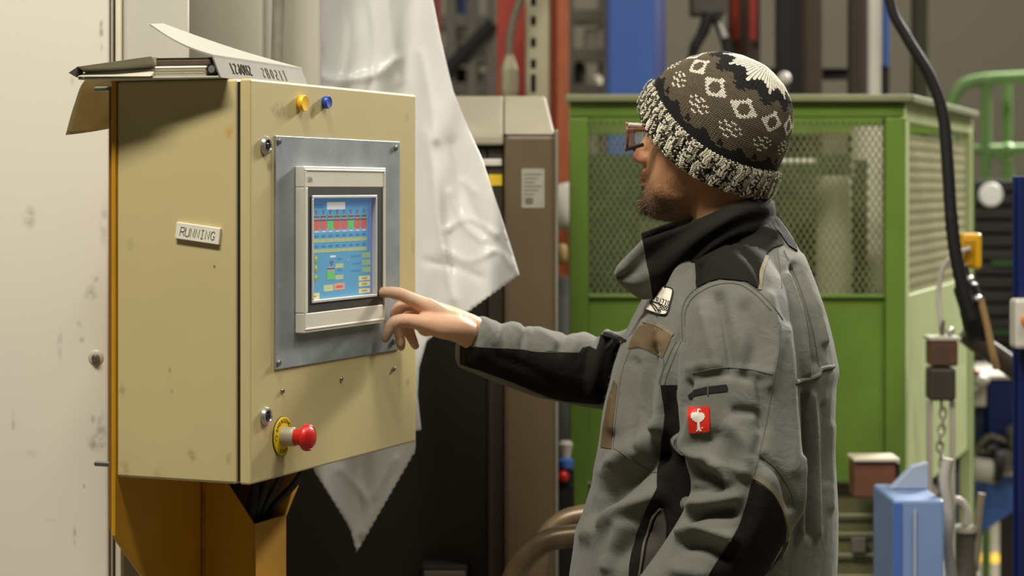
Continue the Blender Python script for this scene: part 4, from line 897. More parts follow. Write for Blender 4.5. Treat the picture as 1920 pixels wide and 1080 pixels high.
# ================================================================== the person
def mk_mesh(name, v, f):
    me = bpy.data.meshes.new(name); me.from_pydata([tuple(map(float, p)) for p in v], [], f); return me
def remesh(mb, voxel):
    """union of overlapping closed shapes as one continuous surface; returns verts array and quads"""
    me = mk_mesh('tmp', mb.v, mb.f)
    bm = bmesh.new(); bm.from_mesh(me); bmesh.ops.recalc_face_normals(bm, faces=bm.faces); bm.to_mesh(me); bm.free()
    o = bpy.data.objects.new('tmp', me); COL.objects.link(o)
    r = o.modifiers.new('r', 'REMESH'); r.mode = 'VOXEL'; r.voxel_size = voxel
    dg = bpy.context.evaluated_depsgraph_get(); dg.update()
    m2 = bpy.data.meshes.new_from_object(o.evaluated_get(dg)); bpy.data.objects.remove(o)
    V = np.empty(len(m2.vertices) * 3, 'f'); m2.vertices.foreach_get('co', V); V = V.reshape(-1, 3).astype('d')
    Fc = [tuple(p.vertices) for p in m2.polygons]; E = np.empty(len(m2.edges) * 2, 'i'); m2.edges.foreach_get('vertices', E); E = E.reshape(-1, 2)
    return V, Fc, E
def laplace(V, E, it=3, lam=.5, mask=None):
    n = len(V); deg = np.bincount(E.ravel(), minlength=n)[:, None].clip(1)
    for _ in range(it):
        S = np.zeros_like(V)
        for k in range(3):
            S[:, k] = np.bincount(E[:, 0], V[E[:, 1], k], n) + np.bincount(E[:, 1], V[E[:, 0], k], n)
        d = lam * (S / deg - V)
        V = V + (d if mask is None else d * mask[:, None])
    return V
def normals(V, Fc):
    me = mk_mesh('n', V, Fc); me.update(); N_ = np.empty(len(V) * 3, 'f'); me.vertices.foreach_get('normal', N_); bpy.data.meshes.remove(me)
    return N_.reshape(-1, 3).astype('d')
def proj(V): return 960 + V[:, 0] / V[:, 1] * F, HZ - (V[:, 2] - CZ) / V[:, 1] * F
def obj_np(name, V, Fc, mats, parent=None, smooth=True, mi=None):
    me = mk_mesh(name, V, Fc)
    for m in (mats if isinstance(mats, list) else [mats]): me.materials.append(m)
    if mi is not None: me.polygons.foreach_set('material_index', np.asarray(mi, 'i'))
    if smooth: me.polygons.foreach_set('use_smooth', [True] * len(me.polygons))
    o = bpy.data.objects.new(name, me); COL.objects.link(o)
    if parent: o.parent = parent
    return o
def tube_e(mb, rows, n=20):
    """rows: (px, py, Y, r_along_image, r_depth); sleeve or limb with elliptic section"""
    P3 = [P(*r[:3]) for r in rows]; k = len(rows); rg = []
    for i in range(k):
        t = (P3[min(i+1, k-1)] - P3[max(i-1, 0)]).normalized()
        dpt = Vector((0, 1, 0)); a = t.cross(dpt).normalized(); d = a.cross(t).normalized()
        rg.append([P3[i] + a * rows[i][3] * math.cos(2*math.pi*j/n) + d * rows[i][4] * math.sin(2*math.pi*j/n) for j in range(n)])
    return mb.rings(rg)
def dens(rows, n=5):
    """smooth resampling of a table of numbers"""
    A = np.array(rows, 'd'); out = []
    A = np.vstack([2*A[0]-A[1], A, 2*A[-1]-A[-2]])
    for i in range(1, len(A) - 2):
        for k in range(n):
            t = k / n; out.append(.5*((2*A[i]) + (-A[i-1]+A[i+1])*t + (2*A[i-1]-5*A[i]+4*A[i+1]-A[i+2])*t*t + (-A[i-1]+3*A[i]-3*A[i+1]+A[i+2])*t**3))
    out.append(A[-2]); return [tuple(float(y) for y in x) for x in out]

TY = 3.37                                  # torso mid plane
grey_f = M('jacket_grey', (107, 106, 97), .85, var=.07, scale=14, crumple=.35, bump=.35, bscale=700, spec=.2, sheen=.15, blotch=(7, .66, (104, 98, 84), .35))
black_f = M('jacket_black', (27, 24, 20), .85, var=.12, scale=20, crumple=.35, bump=.35, bscale=700, spec=.15, sheen=.0)
brown_f = M('jacket_khaki', (104, 87, 62), .85, var=.1, scale=20, bump=.3, bscale=700, spec=.2)
seam_m = M('seam_grey', (92, 90, 80), .9, var=.1)
trous = M('trouser_grey', (84, 82, 76), .85, var=.08, scale=14, bump=.3, bscale=700, spec=.2)
per = empty('person', (P(1320, 0, TY).x, TY, 0), 'person in grey and black work jacket and knitted beanie pointing at the touch screen', 'person')
PO = Vector(per.location)
def L_(V): return np.asarray(V) - np.array(PO)         # world -> person local

# ---- jacket shell
jb = MB()
tor = [(1330, 1078, 1545, .215), (1230, 1064, 1558, .235), (1080, 1066, 1562, .238), (1000, 1080, 1565, .238), (955, 1096, 1566, .238), (913, 1110, 1563, .238), (840, 1121, 1557, .238), (773, 1131, 1558, .24),
       (715, 1145, 1560, .243), (702, 1147, 1563, .244), (690, 1150, 1567, .244), (640, 1167, 1557, .243), (600, 1186, 1546, .236), (560, 1207, 1534, .222), (520, 1226, 1517, .20), (490, 1240, 1506, .178), (465, 1255, 1494, .15), (440, 1275, 1480, .118), (420, 1295, 1466, .092), (405, 1305, 1455, .078)]
rg = []
for (py, x0, x1, hb) in tor:
    a = P(x0, py, TY); b = P(x1, py, TY); c = (a + b) / 2; ax = (b.x - a.x) / 2; ring = []
    for j in range(48):
        t = 2*math.pi*j/48; e = 2 / 2.35; ct, st = math.cos(t), math.sin(t)
        ring.append((c.x + ax * math.copysign(abs(ct) ** e, ct), TY + hb * math.copysign(abs(st) ** e, st), a.z))
    rg.append(ring)
jb.rings(rg)
near_sl = dens([(1390, 500, 3.245, .045, .05), (1387, 545, 3.205, .070, .068), (1384, 600, 3.165, .080, .080), (1382, 680, 3.135, .087, .085), (1383, 770, 3.115, .0895, .085), (1393, 840, 3.10, .0885, .082), (1402, 890, 3.09, .086, .080),
                (1396, 940, 3.085, .083, .076), (1374, 990, 3.085, .078, .072), (1342, 1040, 3.085, .0745, .068), (1300, 1095, 3.085, .070, .064), (1235, 1165, 3.09, .062, .058), (1180, 1222, 3.10, .054, .05)])
tv_mb = MB(); tv_mb.v = list(jb.v); tv_mb.f = list(jb.f)
tube_e(jb, near_sl, 32)
far_sl = dens([(1385, 560, 3.50, .06, .06), (1340, 590, 3.555, .075, .072), (1280, 640, 3.60, .074, .07), (1215, 680, 3.635, .071, .066), (1172, 694, 3.645, .0685, .064), (1125, 697, 3.635, .0655, .060), (1060, 690, 3.605, .061, .056), (1000, 676, 3.575, .0575, .053), (940, 660, 3.545, .052, .049), (902, 648, 3.525, .0475, .046), (874, 641, 3.512, .0452, .044)])
tube_e(jb, far_sl, 32)
JV, JF, JE = remesh(jb, .0042)
JV = laplace(JV, JE, 7, .5)
# art directed folds: (polyline in the side view, height in m, width in px)
def fold(V, N_, near, strokes):
    X, Yp = proj(V); face = np.clip(-(N_[:, 1]) * 1.6 + .25, 0, 1) * near
    D = np.zeros(len(V))
    for pts, a, wd in strokes:
        sp_ = smooth1d(pts, 5) if len(pts) > 2 else pts
        D += 1.55 * a * np.exp(-(seg_d(X, Yp, sp_) / (wd * .9)) ** 2)
    return V + N_ * (D * face)[:, None]
NN = normals(JV, JF)
Xp, Yp_ = proj(JV)
# who is who: sleeve vertices lie nearer than the torso side
nearmask = np.ones(len(JV))
fs_ = [
 # torso front
 ([(1180, 640), (1160, 720), (1150, 800)], .008, 12), ([(1225, 660), (1205, 740), (1210, 800), (1230, 850)], -.012, 16), ([(1245, 640), (1250, 720), (1235, 800)], .009, 14),
 ([(1240, 855), (1180, 900), (1110, 960)], -.016, 20), ([(1240, 800), (1180, 845), (1130, 880)], .010, 20), ([(1230, 930), (1160, 960), (1100, 1000)], .014, 20), ([(1215, 1000), (1160, 1040)], -.008, 22), ([(1130, 860), (1122, 920)], -.006, 8),
 ([(1290, 480), (1262, 540), (1240, 620)], .007, 10), ([(1310, 500), (1290, 560), (1275, 640)], -.006, 9), ([(1235, 520), (1215, 580)], .006, 10),
 # sleeve upper
 ([(1345, 560), (1360, 640), (1368, 690)], -.009, 14), ([(1400, 580), (1420, 640), (1400, 700)], -.005, 18), ([(1320, 580), (1320, 680)], .006, 16), ([(1290, 690), (1380, 690), (1440, 700)], .0025, 9), ([(1300, 712), (1370, 702), (1430, 712)], -.002, 8),
 ([(1290, 720), (1286, 760)], -.007, 8), ([(1380, 770), (1420, 775), (1425, 800)], -.006, 10), ([(1340, 820), (1310, 840)], -.006, 16),
 # elbow rolls
 ([(1275, 830), (1300, 850), (1340, 862), (1360, 900)], .012, 14), ([(1285, 868), (1310, 890), (1350, 905)], -.013, 12), ([(1310, 880), (1350, 872), (1400, 890)], .004, 10),
 ([(1290, 945), (1330, 942), (1380, 930)], .009, 14), ([(1290, 972), (1330, 962), (1370, 960)], -.013, 11), ([(1300, 920), (1350, 912)], -.006, 8), ([(1280, 1000), (1310, 990), (1370, 1005)], .012, 14), ([(1290, 1025), (1330, 1030), (1360, 1045)], -.010, 13), ([(1270, 1070), (1320, 1075)], .008, 16),
 ([(1430, 860), (1465, 900), (1482, 950)], -.006, 9), ([(1440, 900), (1420, 980), (1380, 1040)], .005, 22),
 ([(1475, 620), (1484, 720), (1492, 800), (1490, 880)], .004, 14),
 # back of the jacket
 ([(1505, 480), (1530, 560), (1545, 640)], .006, 8), ([(1490, 500), (1515, 580), (1530, 680)], -.008, 9), ([(1475, 520), (1500, 600), (1512, 700)], .006, 8), ([(1520, 740), (1528, 860), (1530, 1000)], .006, 8), ([(1508, 740), (1512, 860), (1516, 1000)], -.006, 8), ([(1545, 760), (1548, 900)], -.004, 7),
 ([(1330, 600), (1345, 680)], .005, 12), ([(1440, 560), (1455, 640), (1440, 720)], .006, 14), ([(1425, 720), (1432, 800), (1415, 850)], -.005, 10), ([(1300, 780), (1290, 820)], .006, 12), ([(1370, 800), (1400, 840), (1395, 880)], .006, 16),
 ([(1190, 680), (1180, 760), (1190, 840)], -.006, 9), ([(1205, 600), (1195, 640)], .004, 8), ([(1150, 880), (1135, 930), (1120, 990)], -.007, 10), ([(1170, 990), (1140, 1060)], .008, 16), ([(1560, 800), (1556, 950)], .004, 9), ([(1505, 860), (1500, 1000)], .006, 8),
 # shoulder
 ([(1370, 450), (1410, 490), (1430, 530)], -.004, 8), ([(1385, 420), (1450, 440)], .005, 9),
]
JV = fold(JV, NN, nearmask, fs_)
# far sleeve wrinkles
def fold_far(V):
    N_ = normals(V, JF); X, Yq = proj(V); m = (X < 1200) & (V[:, 1] > 3.44)
    D = np.zeros(len(V))
    for pts, a, wd in [([(905, 590), (925, 640)], .003, 9), ([(940, 600), (945, 650)], -.004, 6), ([(985, 600), (978, 660)], -.005, 5), ([(960, 605), (985, 620)], .004, 8), ([(1010, 620), (1040, 640)], .004, 9), ([(1065, 620), (1045, 660)], -.005, 6), ([(1100, 620), (1070, 660)], .004, 8), ([(1125, 620), (1105, 660), (1095, 700)], -.006, 7),
                         ([(1145, 610), (1125, 660), (1105, 740)], .009, 10), ([(1160, 640), (1150, 720)], -.008, 8), ([(940, 670), (990, 690), (1040, 720)], -.004, 9), ([(950, 715), (1010, 735)], .003, 8), ([(900, 650), (930, 690)], .003, 8)]:
        D += a * np.exp(-(seg_d(X, Yq, smooth1d(pts, 4) if len(pts) > 2 else pts) / wd) ** 2)
    return V + N_ * (D * m)[:, None]
JV = fold_far(JV)
# fine irregular cloth waviness
ph = JV * np.array([38, 34, 30]); JV = JV + normals(JV, JF) * (.0010 * np.sin(ph[:, 0] + 1.3 * np.sin(ph[:, 2] * .7)) * np.sin(ph[:, 2] * .9 + 1.1 * np.sin(ph[:, 1])))[:, None]
JV = laplace(JV, JE, 1, .4)
jk = obj_np('jacket', L_(JV), JF, grey_f, per)
jk['label'] = 'grey work jacket with black inserts'
BV = BVHTree.FromPolygons([tuple(v) for v in JV], JF)
TV_, TF_, TE_ = remesh(tv_mb, .006); TV_ = laplace(TV_, TE_, 5, .5); TV_ = fold(TV_, normals(TV_, TF_), np.ones(len(TV_)), fs_[:11] + fs_[30:36])
TORSO = BVHTree.FromPolygons([tuple(v) for v in TV_], TF_)
CUR = BV
def hit(px, py, lo=0., dmin=None):
    d = Vector(((px - 960) / F, 1, -(py - HZ) / F)).normalized()
    start = CAMP if dmin is None else CAMP + d * dmin
    r = CUR.ray_cast(start, d)
    if r[0] is None:
        r = CUR.find_nearest(CAMP + d * 3.3)
    return r[0], r[1], d
def patch(name, poly, mat, off=.0012, res=6, parent=None, dmin=None, round_=True, crv=True):
    """piece of cloth laid on the jacket: outline given in the side view, conforming to the surface, with its own thickness"""
    pl_ = smooth1d(poly + poly[:1], 3)[:-1] if crv else poly
    v2, f2 = tri_poly(pl_, res); top = []; bot = []
    for (x, y) in v2:
        p, n, d = hit(x, y, 0, dmin)
        if n.dot(d) > 0: n = -n
        top.append(p + n * off); bot.append(p - n * .0015)
    cnt = {}
    for f in f2:
        for a, b in zip(f, f[1:] + f[:1]): cnt[(a, b)] = cnt.get((a, b), 0) + 1
    n = len(v2); fc = list(f2)
    for (a, b) in list(cnt):
        if (b, a) not in cnt: fc.append((b, a, a + n, b + n))
    o = obj_np(name, L_(top + bot), fc, mat, parent or jk, True); o.data.set_sharp_from_angle(angle=math.radians(55)); return o
def strip(name, pts, mat, r=.0009, off=.0004, parent=None, dmin=None, flat=False, n=6):
    sp_ = smooth1d(pts, 8) if len(pts) > 2 else [(pts[0][0] + (pts[1][0]-pts[0][0])*i/10, pts[0][1] + (pts[1][1]-pts[0][1])*i/10) for i in range(11)]
    path = []
    for x, y in sp_:
        p, nn_, d = hit(x, y, 0, dmin)
        if nn_.dot(d) > 0: nn_ = -nn_
        q = p + nn_ * off
        if path and (q - path[-1]).length > .05: continue
        path.append(q)
    return MB().tube([p - PO for p in path], r, n).build(name, mat, parent or jk, smooth='auto')
def band(name, pts, w, mat, off=.0016, dmin=None):
    sp_ = smooth1d(pts, 6); L1 = []; L2 = []
    for i, (x, y) in enumerate(sp_):
        x0, y0 = sp_[max(i-1, 0)]; x1, y1 = sp_[min(i+1, len(sp_)-1)]; l = math.hypot(x1-x0, y1-y0) or 1
        ww = w(i / (len(sp_)-1)) if callable(w) else w
        nx, ny = -(y1-y0)/l*ww/2, (x1-x0)/l*ww/2; L1.append((x+nx, y+ny)); L2.append((x-nx, y-ny))
    return patch(name, L1 + L2[::-1], mat, off, 4, None, dmin, crv=False)
# black yoke patch on the near shoulder
patch('shoulder_patch', [(1301, 462), (1330, 436), (1362, 420), (1400, 410), (1432, 412), (1448, 424), (1466, 450), (1468, 459), (1450, 466), (1434, 478), (1425, 505), (1420, 542), (1400, 529), (1375, 526), (1350, 524), (1330, 529), (1308, 540), (1304, 510)], black_f, .0026, 5, crv=False)
patch('yoke_back', [(1440, 402), (1452, 404), (1470, 428), (1490, 458), (1494, 472), (1478, 462), (1462, 440), (1446, 421)], black_f, .0026, 4, crv=False)
refl = M('reflective_piping', (132, 125, 102), .9, spec=.1, var=.15, scale=60)
band('reflective_piping', [(1437, 480), (1429, 505), (1424, 544)], 8, refl)
band('elbow_piping', [(1412, 893), (1435, 906), (1455, 926), (1470, 955), (1479, 990), (1477, 1020), (1467, 1046)], lambda t: 3 + 6 * math.sin(math.pi * min(1, t + .2)), refl)
patch('elbow_patch', [(1410, 900), (1432, 912), (1451, 930), (1466, 958), (1474, 990), (1472, 1018), (1463, 1046), (1440, 1070), (1420, 1096), (1330, 1110), (1318, 1092), (1352, 1042), (1385, 990), (1400, 940)], black_f, .0012, 7, crv=False)
# black side panel between body and sleeve, with open pocket
CUR = TORSO
patch('side_panel', [(1240, 722), (1300, 722), (1330, 765), (1330, 1050), (1310, 1115), (1178, 1115), (1182, 1060), (1194, 1000), (1216, 945), (1232, 915), (1238, 850), (1246, 780)], black_f, .0030, 6, crv=False)
patch('pocket_lining', [(1241, 952), (1248, 975), (1251, 1005), (1240, 1050), (1228, 1110), (1203, 1110), (1214, 1040), (1228, 985)], M('lining_dark', (58, 52, 46), .7), .0050, 5)
strip('pocket_zip', [(1238, 950), (1224, 975), (1210, 1030), (1196, 1110)], M('zip_grey', (120, 114, 100), .4, .4), .0020, .0050)
strip('pocket_zip', [(1243, 952), (1250, 980), (1250, 1010), (1238, 1060), (1228, 1110)], M('zip_dark', (60, 56, 50), .5), .0016, .0050)
# chest pocket: khaki strip, badge
CUR = BV
patch('chest_strip', [(1216, 606), (1236, 616), (1260, 630), (1251, 652), (1242, 672), (1222, 658), (1196, 650), (1178, 654), (1186, 632), (1200, 612)], brown_f, .0013, 5, crv=False)
band('chest_trim', [(1206, 602), (1228, 607), (1250, 620), (1262, 629)], 7, M('trim_khaki_grey', (112, 104, 84), .85, var=.2, scale=80), .0018)
patch('front_placket', [(1152, 712), (1158, 722), (1150, 790), (1147, 842), (1127, 838), (1131, 800), (1140, 752)], brown_f, .0012, 5, crv=False)
# seams and stitching
sb_ = []
for nm, pts in (('armhole_seam', [(1280, 640), (1278, 585), (1290, 556), (1312, 538), (1345, 525), (1385, 525), (1420, 545), (1450, 575), (1468, 600)]), ('armhole_stitching', [(1286, 640), (1284, 590), (1296, 563), (1316, 546), (1347, 533), (1384, 533), (1416, 552), (1446, 582)]),
                ('sleeve_seam', [(1462, 605), (1460, 660), (1448, 720), (1438, 790), (1424, 850), (1412, 892)]), ('sleeve_seam', [(1404, 925), (1385, 985), (1350, 1042), (1320, 1090)]), ('sleeve_pocket_seam', [(1298, 700), (1350, 690), (1400, 692), (1448, 702)]), ('elbow_dart', [(1424, 852), (1455, 878), (1480, 915), (1491, 950)]),
                ('pocket_seam', [(1150, 840), (1180, 858), (1220, 884), (1238, 885)]), ('pocket_edge', [(1180, 655), (1200, 652), (1224, 662), (1244, 676), (1236, 720)]), ('chest_seam', [(1268, 640), (1255, 665), (1242, 700), (1238, 722)]), ('chest_seam', [(1276, 642), (1264, 670), (1250, 704), (1246, 722)]),
                ('flap_seam', [(1458, 468), (1462, 500), (1466, 540)]), ('back_seam', [(1470, 470), (1500, 540), (1524, 620), (1536, 690)]), ('hem_stitching', [(1492, 710), (1530, 704), (1538, 690), (1562, 686)]), ('placket_seam', [(1182, 655), (1166, 700), (1156, 770), (1150, 838)])):
    strip(nm, pts, seam_m, .0008, .0003)
# storm flap at the back
fv = []
strip('storm_flap_hem', [(1492, 716), (1515, 710), (1534, 703), (1540, 692), (1562, 687)], grey_f, .0035, .0008, n=10)
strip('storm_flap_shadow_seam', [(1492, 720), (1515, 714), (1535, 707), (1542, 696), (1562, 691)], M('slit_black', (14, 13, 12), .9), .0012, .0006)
# sleeve pocket slit
patch('sleeve_pocket', [(1290, 742), (1302, 731), (1325, 725), (1362, 721), (1365, 727), (1364, 734), (1328, 738), (1305, 742), (1293, 749)], M('slit_black', (14, 13, 12), .9), .0013, 4, crv=False)
strip('pocket_divider', [(1328, 723), (1328, 741)], seam_m, .0011, .0012)
# red sleeve badge with a white bird
redb = patch('sleeve_badge', [(1291, 768), (1294, 765), (1329, 762), (1331, 765), (1332, 806), (1329, 809), (1296, 812), (1292, 809)], M('badge_red', (214, 40, 22), .5, var=.06), .0026, 4, crv=False)
whb = M('badge_white', (238, 230, 216), .6)
bx, by = 1290, 762
def bird(pts, o): return patch(o, [(1291 + x * .0, 0) for x in ()] or [(bx + p[0], by + p[1]) for p in pts], whb, .0034, 2.5, redb, crv=False)
bird([(18, 13), (19.4, 6.5), (22, 4.5), (26, 6.5), (25.4, 8), (22.4, 7.2), (21.4, 9), (21.6, 14), (24, 12.5), (26, 11.4), (28, 12.6), (30, 12.4), (31.2, 14.6), (33.2, 15.6), (33, 18.4), (34, 20.4), (32, 22.4), (31.6, 25), (29, 25.6), (27.4, 28.2), (23.5, 28.6), (23.8, 36), (25, 42), (27, 45.5), (23.5, 45.5), (21.4, 43), (19.5, 46), (16.5, 46), (19, 42), (19.2, 36), (18, 28.6), (14, 28.4), (12.4, 26), (9.4, 25.4), (9, 22.6), (6.6, 21), (7.4, 18.2), (6, 16), (8.6, 15), (9.6, 12.6), (12, 13.4), (14.4, 12)], 'bird_emblem')
bird([(27.4, 39.2), (28.8, 38.4), (30, 39.4), (29.6, 41), (28, 41.2)], 'trade_mark_dot')
# chest badge
cbg = patch('chest_badge', [(1240, 540), (1248, 538), (1261, 543), (1262, 549), (1257, 570), (1252, 588), (1242, 591), (1225, 586), (1212, 580), (1216, 572), (1222, 566), (1226, 556), (1231, 546)], M('badge_cream', (222, 214, 194), .7, var=.06, scale=50), .0024, 4, crv=False)
kb = M('badge_black', (28, 26, 22), .7)
strip('badge_rim', [(1238, 541), (1248, 538.5), (1260, 542.5), (1262, 549), (1257, 570), (1251, 588), (1242, 591), (1225, 586), (1213, 581)], kb, .0012, .0026, cbg)
for pts in ([(1222, 567), (1232, 576), (1238, 584)], [(1222, 566), (1236, 570), (1244, 574)], [(1221, 569), (1228, 578), (1233, 585)], [(1224, 565), (1230, 555), (1234, 546)], [(1228, 562), (1235, 553), (1236, 545)]):
    strip('badge_line', pts, kb, .0011, .0028, cbg)
for k_ in range(7):
    x = 1242 + (k_ % 3) * 4.6 + (k_ // 3) * -1.6; y = 575 + (k_ // 3) * 5.2 + (k_ % 3) * .9
    strip('badge_ring', [(x + 1.9 * math.cos(t), y + 1.9 * math.sin(t)) for t in np.linspace(0, 6.3, 7)], kb, .0006, .0028, cbg)
# badge lettering stitched along the badge surface
GL.update({'J': [[(.55, 1), (.55, .25), (.35, 0), (.1, .1)]], '7': [[(0, 1), (.6, 1), (.25, 0)]], '2': [[(.05, .8), (.3, 1), (.55, .8), (.45, .5), (0, 0), (.6, 0)]]})
for k_, ch in enumerate('RJ720'):
    for st in GL[ch]:
        pp = [(1233.5 + k_ * 4.7 + a_ * 4.6 + b_ * 1.2, 567.5 + k_ * 1.45 + a_ * 1.4 - b_ * 8.5) for a_, b_ in st]
        dp = [(pp[i][0] + (pp[i+1][0] - pp[i][0]) * t, pp[i][1] + (pp[i+1][1] - pp[i][1]) * t) for i in range(len(pp) - 1) for t in (0, .5)] + [pp[-1]]
        pth = []
        for x, y in dp:
            p, n, dd = hit(x, y); n = -n if n.dot(dd) > 0 else n; pth.append(p + n * .0031 - PO)
        MB().tube(pth, .00055, 5).build('badge_lettering', kb, cbg)
# far sleeve: black underside with thin grey lower edge, cuff edge
patch('far_sleeve_insert', [(863, 648), (905, 652), (935, 654), (975, 656), (990, 660), (1010, 661), (1030, 658), (1050, 660), (1085, 662), (1092, 652), (1105, 649), (1118, 656), (1124, 640), (1128, 622), (1138, 614), (1150, 620), (1162, 640), (1172, 660), (1172, 700), (1168, 745), (1140, 758), (1100, 756), (1060, 752), (1030, 745), (1000, 733), (960, 716), (930, 705), (900, 694), (863, 683)], black_f, .0012, 6, dmin=3.40, crv=False)
strip('far_sleeve_seam', [(868, 649), (905, 651), (975, 655), (1010, 660), (1085, 661)], seam_m, .0009, .0008, dmin=3.40)
# cuff rims
def cuff(row, nm):
    p = P(*row[:3]); return p

# ---- collar: stand-up collar, black, with grey lapel ends
cN = [((1458, 432, 3.37), (1449, 378, 3.37), 0), ((1440, 428, 3.285), (1437, 372, 3.30), 0), ((1405, 428, 3.245), (1406, 373, 3.268), 0), ((1370, 436, 3.222), (1370, 384, 3.25), 0), ((1335, 455, 3.215), (1336, 400, 3.245), 0), ((1305, 480, 3.218), (1304, 413, 3.243), 0), ((1278, 510, 3.228), (1278, 424, 3.243), 0), ((1256, 536, 3.242), (1250, 434, 3.243), 0), ((1238, 552, 3.257), (1222, 444, 3.243), 0),
      ((1224, 560, 3.266), (1204, 450, 3.245), 1), ((1206, 560, 3.272), (1188, 466, 3.245), 1), ((1190, 552, 3.275), (1174, 482, 3.248), 1), ((1176, 542, 3.275), (1163, 494, 3.25), 1), ((1163, 531, 3.274), (1156, 505, 3.255), 1), ((1157, 524, 3.272), (1154, 514, 3.262), 1)]
def collar(cols, mirror):
    R = 10; V = []; mi = []
    C = dens([(*P(b[0], b[1] + (14 if g == 0 else 0), b[2] + (.012 if g == 0 else 0)), *P(*t)) for b, t, g in cols], 3); K = len(C)
    for i, c in enumerate(C):
        b = Vector(c[:3]); t = Vector(c[3:]); s = i / (K - 1)
        for k in range(R + 1):
            u = k / R; p = b.lerp(t, u)
            bul = math.sin(math.pi * u) * (.010 + .006 * math.sin(s * 9)) + .009 * math.sin(u * 9 + s * 7) * math.sin(math.pi * u)
            p.y -= bul
            if mirror: p.y = 2 * TY - p.y
            V.append(p)
    fc = []; mi = []
    gi = 9 * 3
    for i in range(K - 1):
        for k in range(R):
            a = i * (R + 1) + k; fc.append((a, a + 1, a + R + 2, a + R + 1)); mi.append(1 if i >= gi else 0)
    return V, fc, mi
V, fc, mi = collar(cN, False)
co = obj_np('collar', L_(V), fc, [black_f, grey_f], jk, True, mi); sm = co.modifiers.new('thick', 'SOLIDIFY'); sm.thickness = .004; sm.offset = 0
V, fc, mi = collar(cN[:9], True)
co2 = obj_np('collar', L_(V), fc, [black_f, grey_f], jk, True, mi); sm = co2.modifiers.new('thick', 'SOLIDIFY'); sm.thickness = .004; sm.offset = 0
# collar seam
# ---- trousers and boots (below the frame)
tb = MB()
def zrow(x, y, z, rx, ry): return (x, y, z, rx, ry)
def vtube(mb, rows, n=24):
    return mb.rings([[(x + rx * math.cos(2*math.pi*j/n), y + ry * math.sin(2*math.pi*j/n), z) for j in range(n)] for x, y, z, rx, ry in rows])
hx_ = P(1315, 0, TY).x
vtube(tb, [(hx_, TY, 1.05, .15, .19), (hx_, TY, .95, .155, .195), (hx_, TY, .86, .15, .19), (hx_, TY, .80, .12, .17)])
for sy in (-1, 1):
    vtube(tb, dens([(hx_, TY + sy * .09, .90, .115, .095), (hx_ - .005, TY + sy * .10, .75, .105, .092), (hx_ - .01, TY + sy * .105, .50, .082, .078), (hx_ + .01, TY + sy * .11, .30, .075, .072), (hx_ + .02, TY + sy * .11, .09, .068, .066), (hx_ + .02, TY + sy * .11, .05, .07, .068)], 4))
V, Fc, E = remesh(tb, .008); V = laplace(V, E, 5); N_ = normals(V, Fc)
V = V + N_ * (.004 * np.sin(V[:, 2] * 55 + 3 * np.sin(V[:, 0] * 20)) * np.exp(-((V[:, 2] - .15) / .18) ** 2))[:, None]
obj_np('trousers', L_(V), Fc, trous, per)
for sy in (-1, 1):
    b_ = MB(); yy = TY + sy * .11
    b_.rings([[(x + rx * math.cos(2*math.pi*j/20), yy + ry * math.sin(2*math.pi*j/20), zc_ + rz * math.sin(2*math.pi*j/20) * 0) for j in range(20)] for x, zc_, rx, ry, rz in ((hx_ - .03, .003, .14, .05, 0), (hx_ - .03, .03, .145, .052, 0), (hx_ - .02, .06, .13, .05, 0), (hx_ + .01, .09, .095, .05, 0), (hx_ + .025, .13, .066, .052, 0), (hx_ + .025, .17, .062, .052, 0))])
    bo = b_.build('boot', M('boot_black', (30, 27, 24), .5), None, smooth='auto'); bo.data.transform(Matrix.Translation(-PO)); bo.parent = per
    so_ = MB().rings([[(hx_ - .03 + .148 * s * math.cos(2*math.pi*j/20), yy + .054 * s * math.sin(2*math.pi*j/20), z) for j in range(20)] for z, s in ((0, 1), (.018, 1))]).build('sole', rubber, None); so_.data.transform(Matrix.Translation(-PO)); so_.parent = bo
# ---- body: head, neck, core, arms and hands as one surface
HC = P(1328, 258, 3.33)
yaw, pit = math.radians(20), math.radians(1)
hf = Vector((-math.cos(yaw), math.sin(yaw), 0)); hl = Vector((-math.sin(yaw), -math.cos(yaw), 0)); hu = Vector((0, 0, 1))
Rp = Matrix.Rotation(math.radians(0), 3, hl); hf = Rp @ hf; hu = Rp @ hu
def H(x, y, z): return HC + hf * x + hl * y + hu * z
hb_ = MB()
hd = dens([(.108, .000, -.035, .010), (.103, .030, -.062, .036), (.092, .052, -.082, .054), (.074, .072, -.095, .066), (.050, .087, -.101, .073), (.028, .095, -.103, .077), (.008, .096, -.104, .079), (-.015, .096, -.099, .0775), (-.035, .098, -.090, .075),
           (-.055, .101, -.078, .071), (-.072, .1035, -.060, .067), (-.088, .104, -.038, .062), (-.103, .1045, -.010, .054), (-.117, .101, .012, .044), (-.128, .091, .030, .031), (-.134, .074, .046, .014)], 3)
rg = []
for (z, fr, bk_, hw) in hd:
    c = (fr + bk_) / 2; c = c + (bk_ * .18 if z < -.03 else 0) * 0; a = (fr - bk_) / 2; ring = []
    for j in range(40):
        t = 2*math.pi*j/40; ct, st = math.cos(t), math.sin(t); e = 2 / 2.25
        xx = c + a * math.copysign(abs(ct) ** e, ct); yy = hw * math.copysign(abs(st) ** (e if ct < 0 else .95), st)
        # narrow the face toward the front
        if ct > 0: yy *= 1 - .18 * ct ** 3
        ring.append(H(xx, yy, z))
    rg.append(ring)
hb_.rings(rg)
def ell(x, y, z, rx, ry, rz): hb_.ellip(H(x, y, z), (rx, ry, rz), 14, 10, Matrix((hf, hl, hu)).transposed())
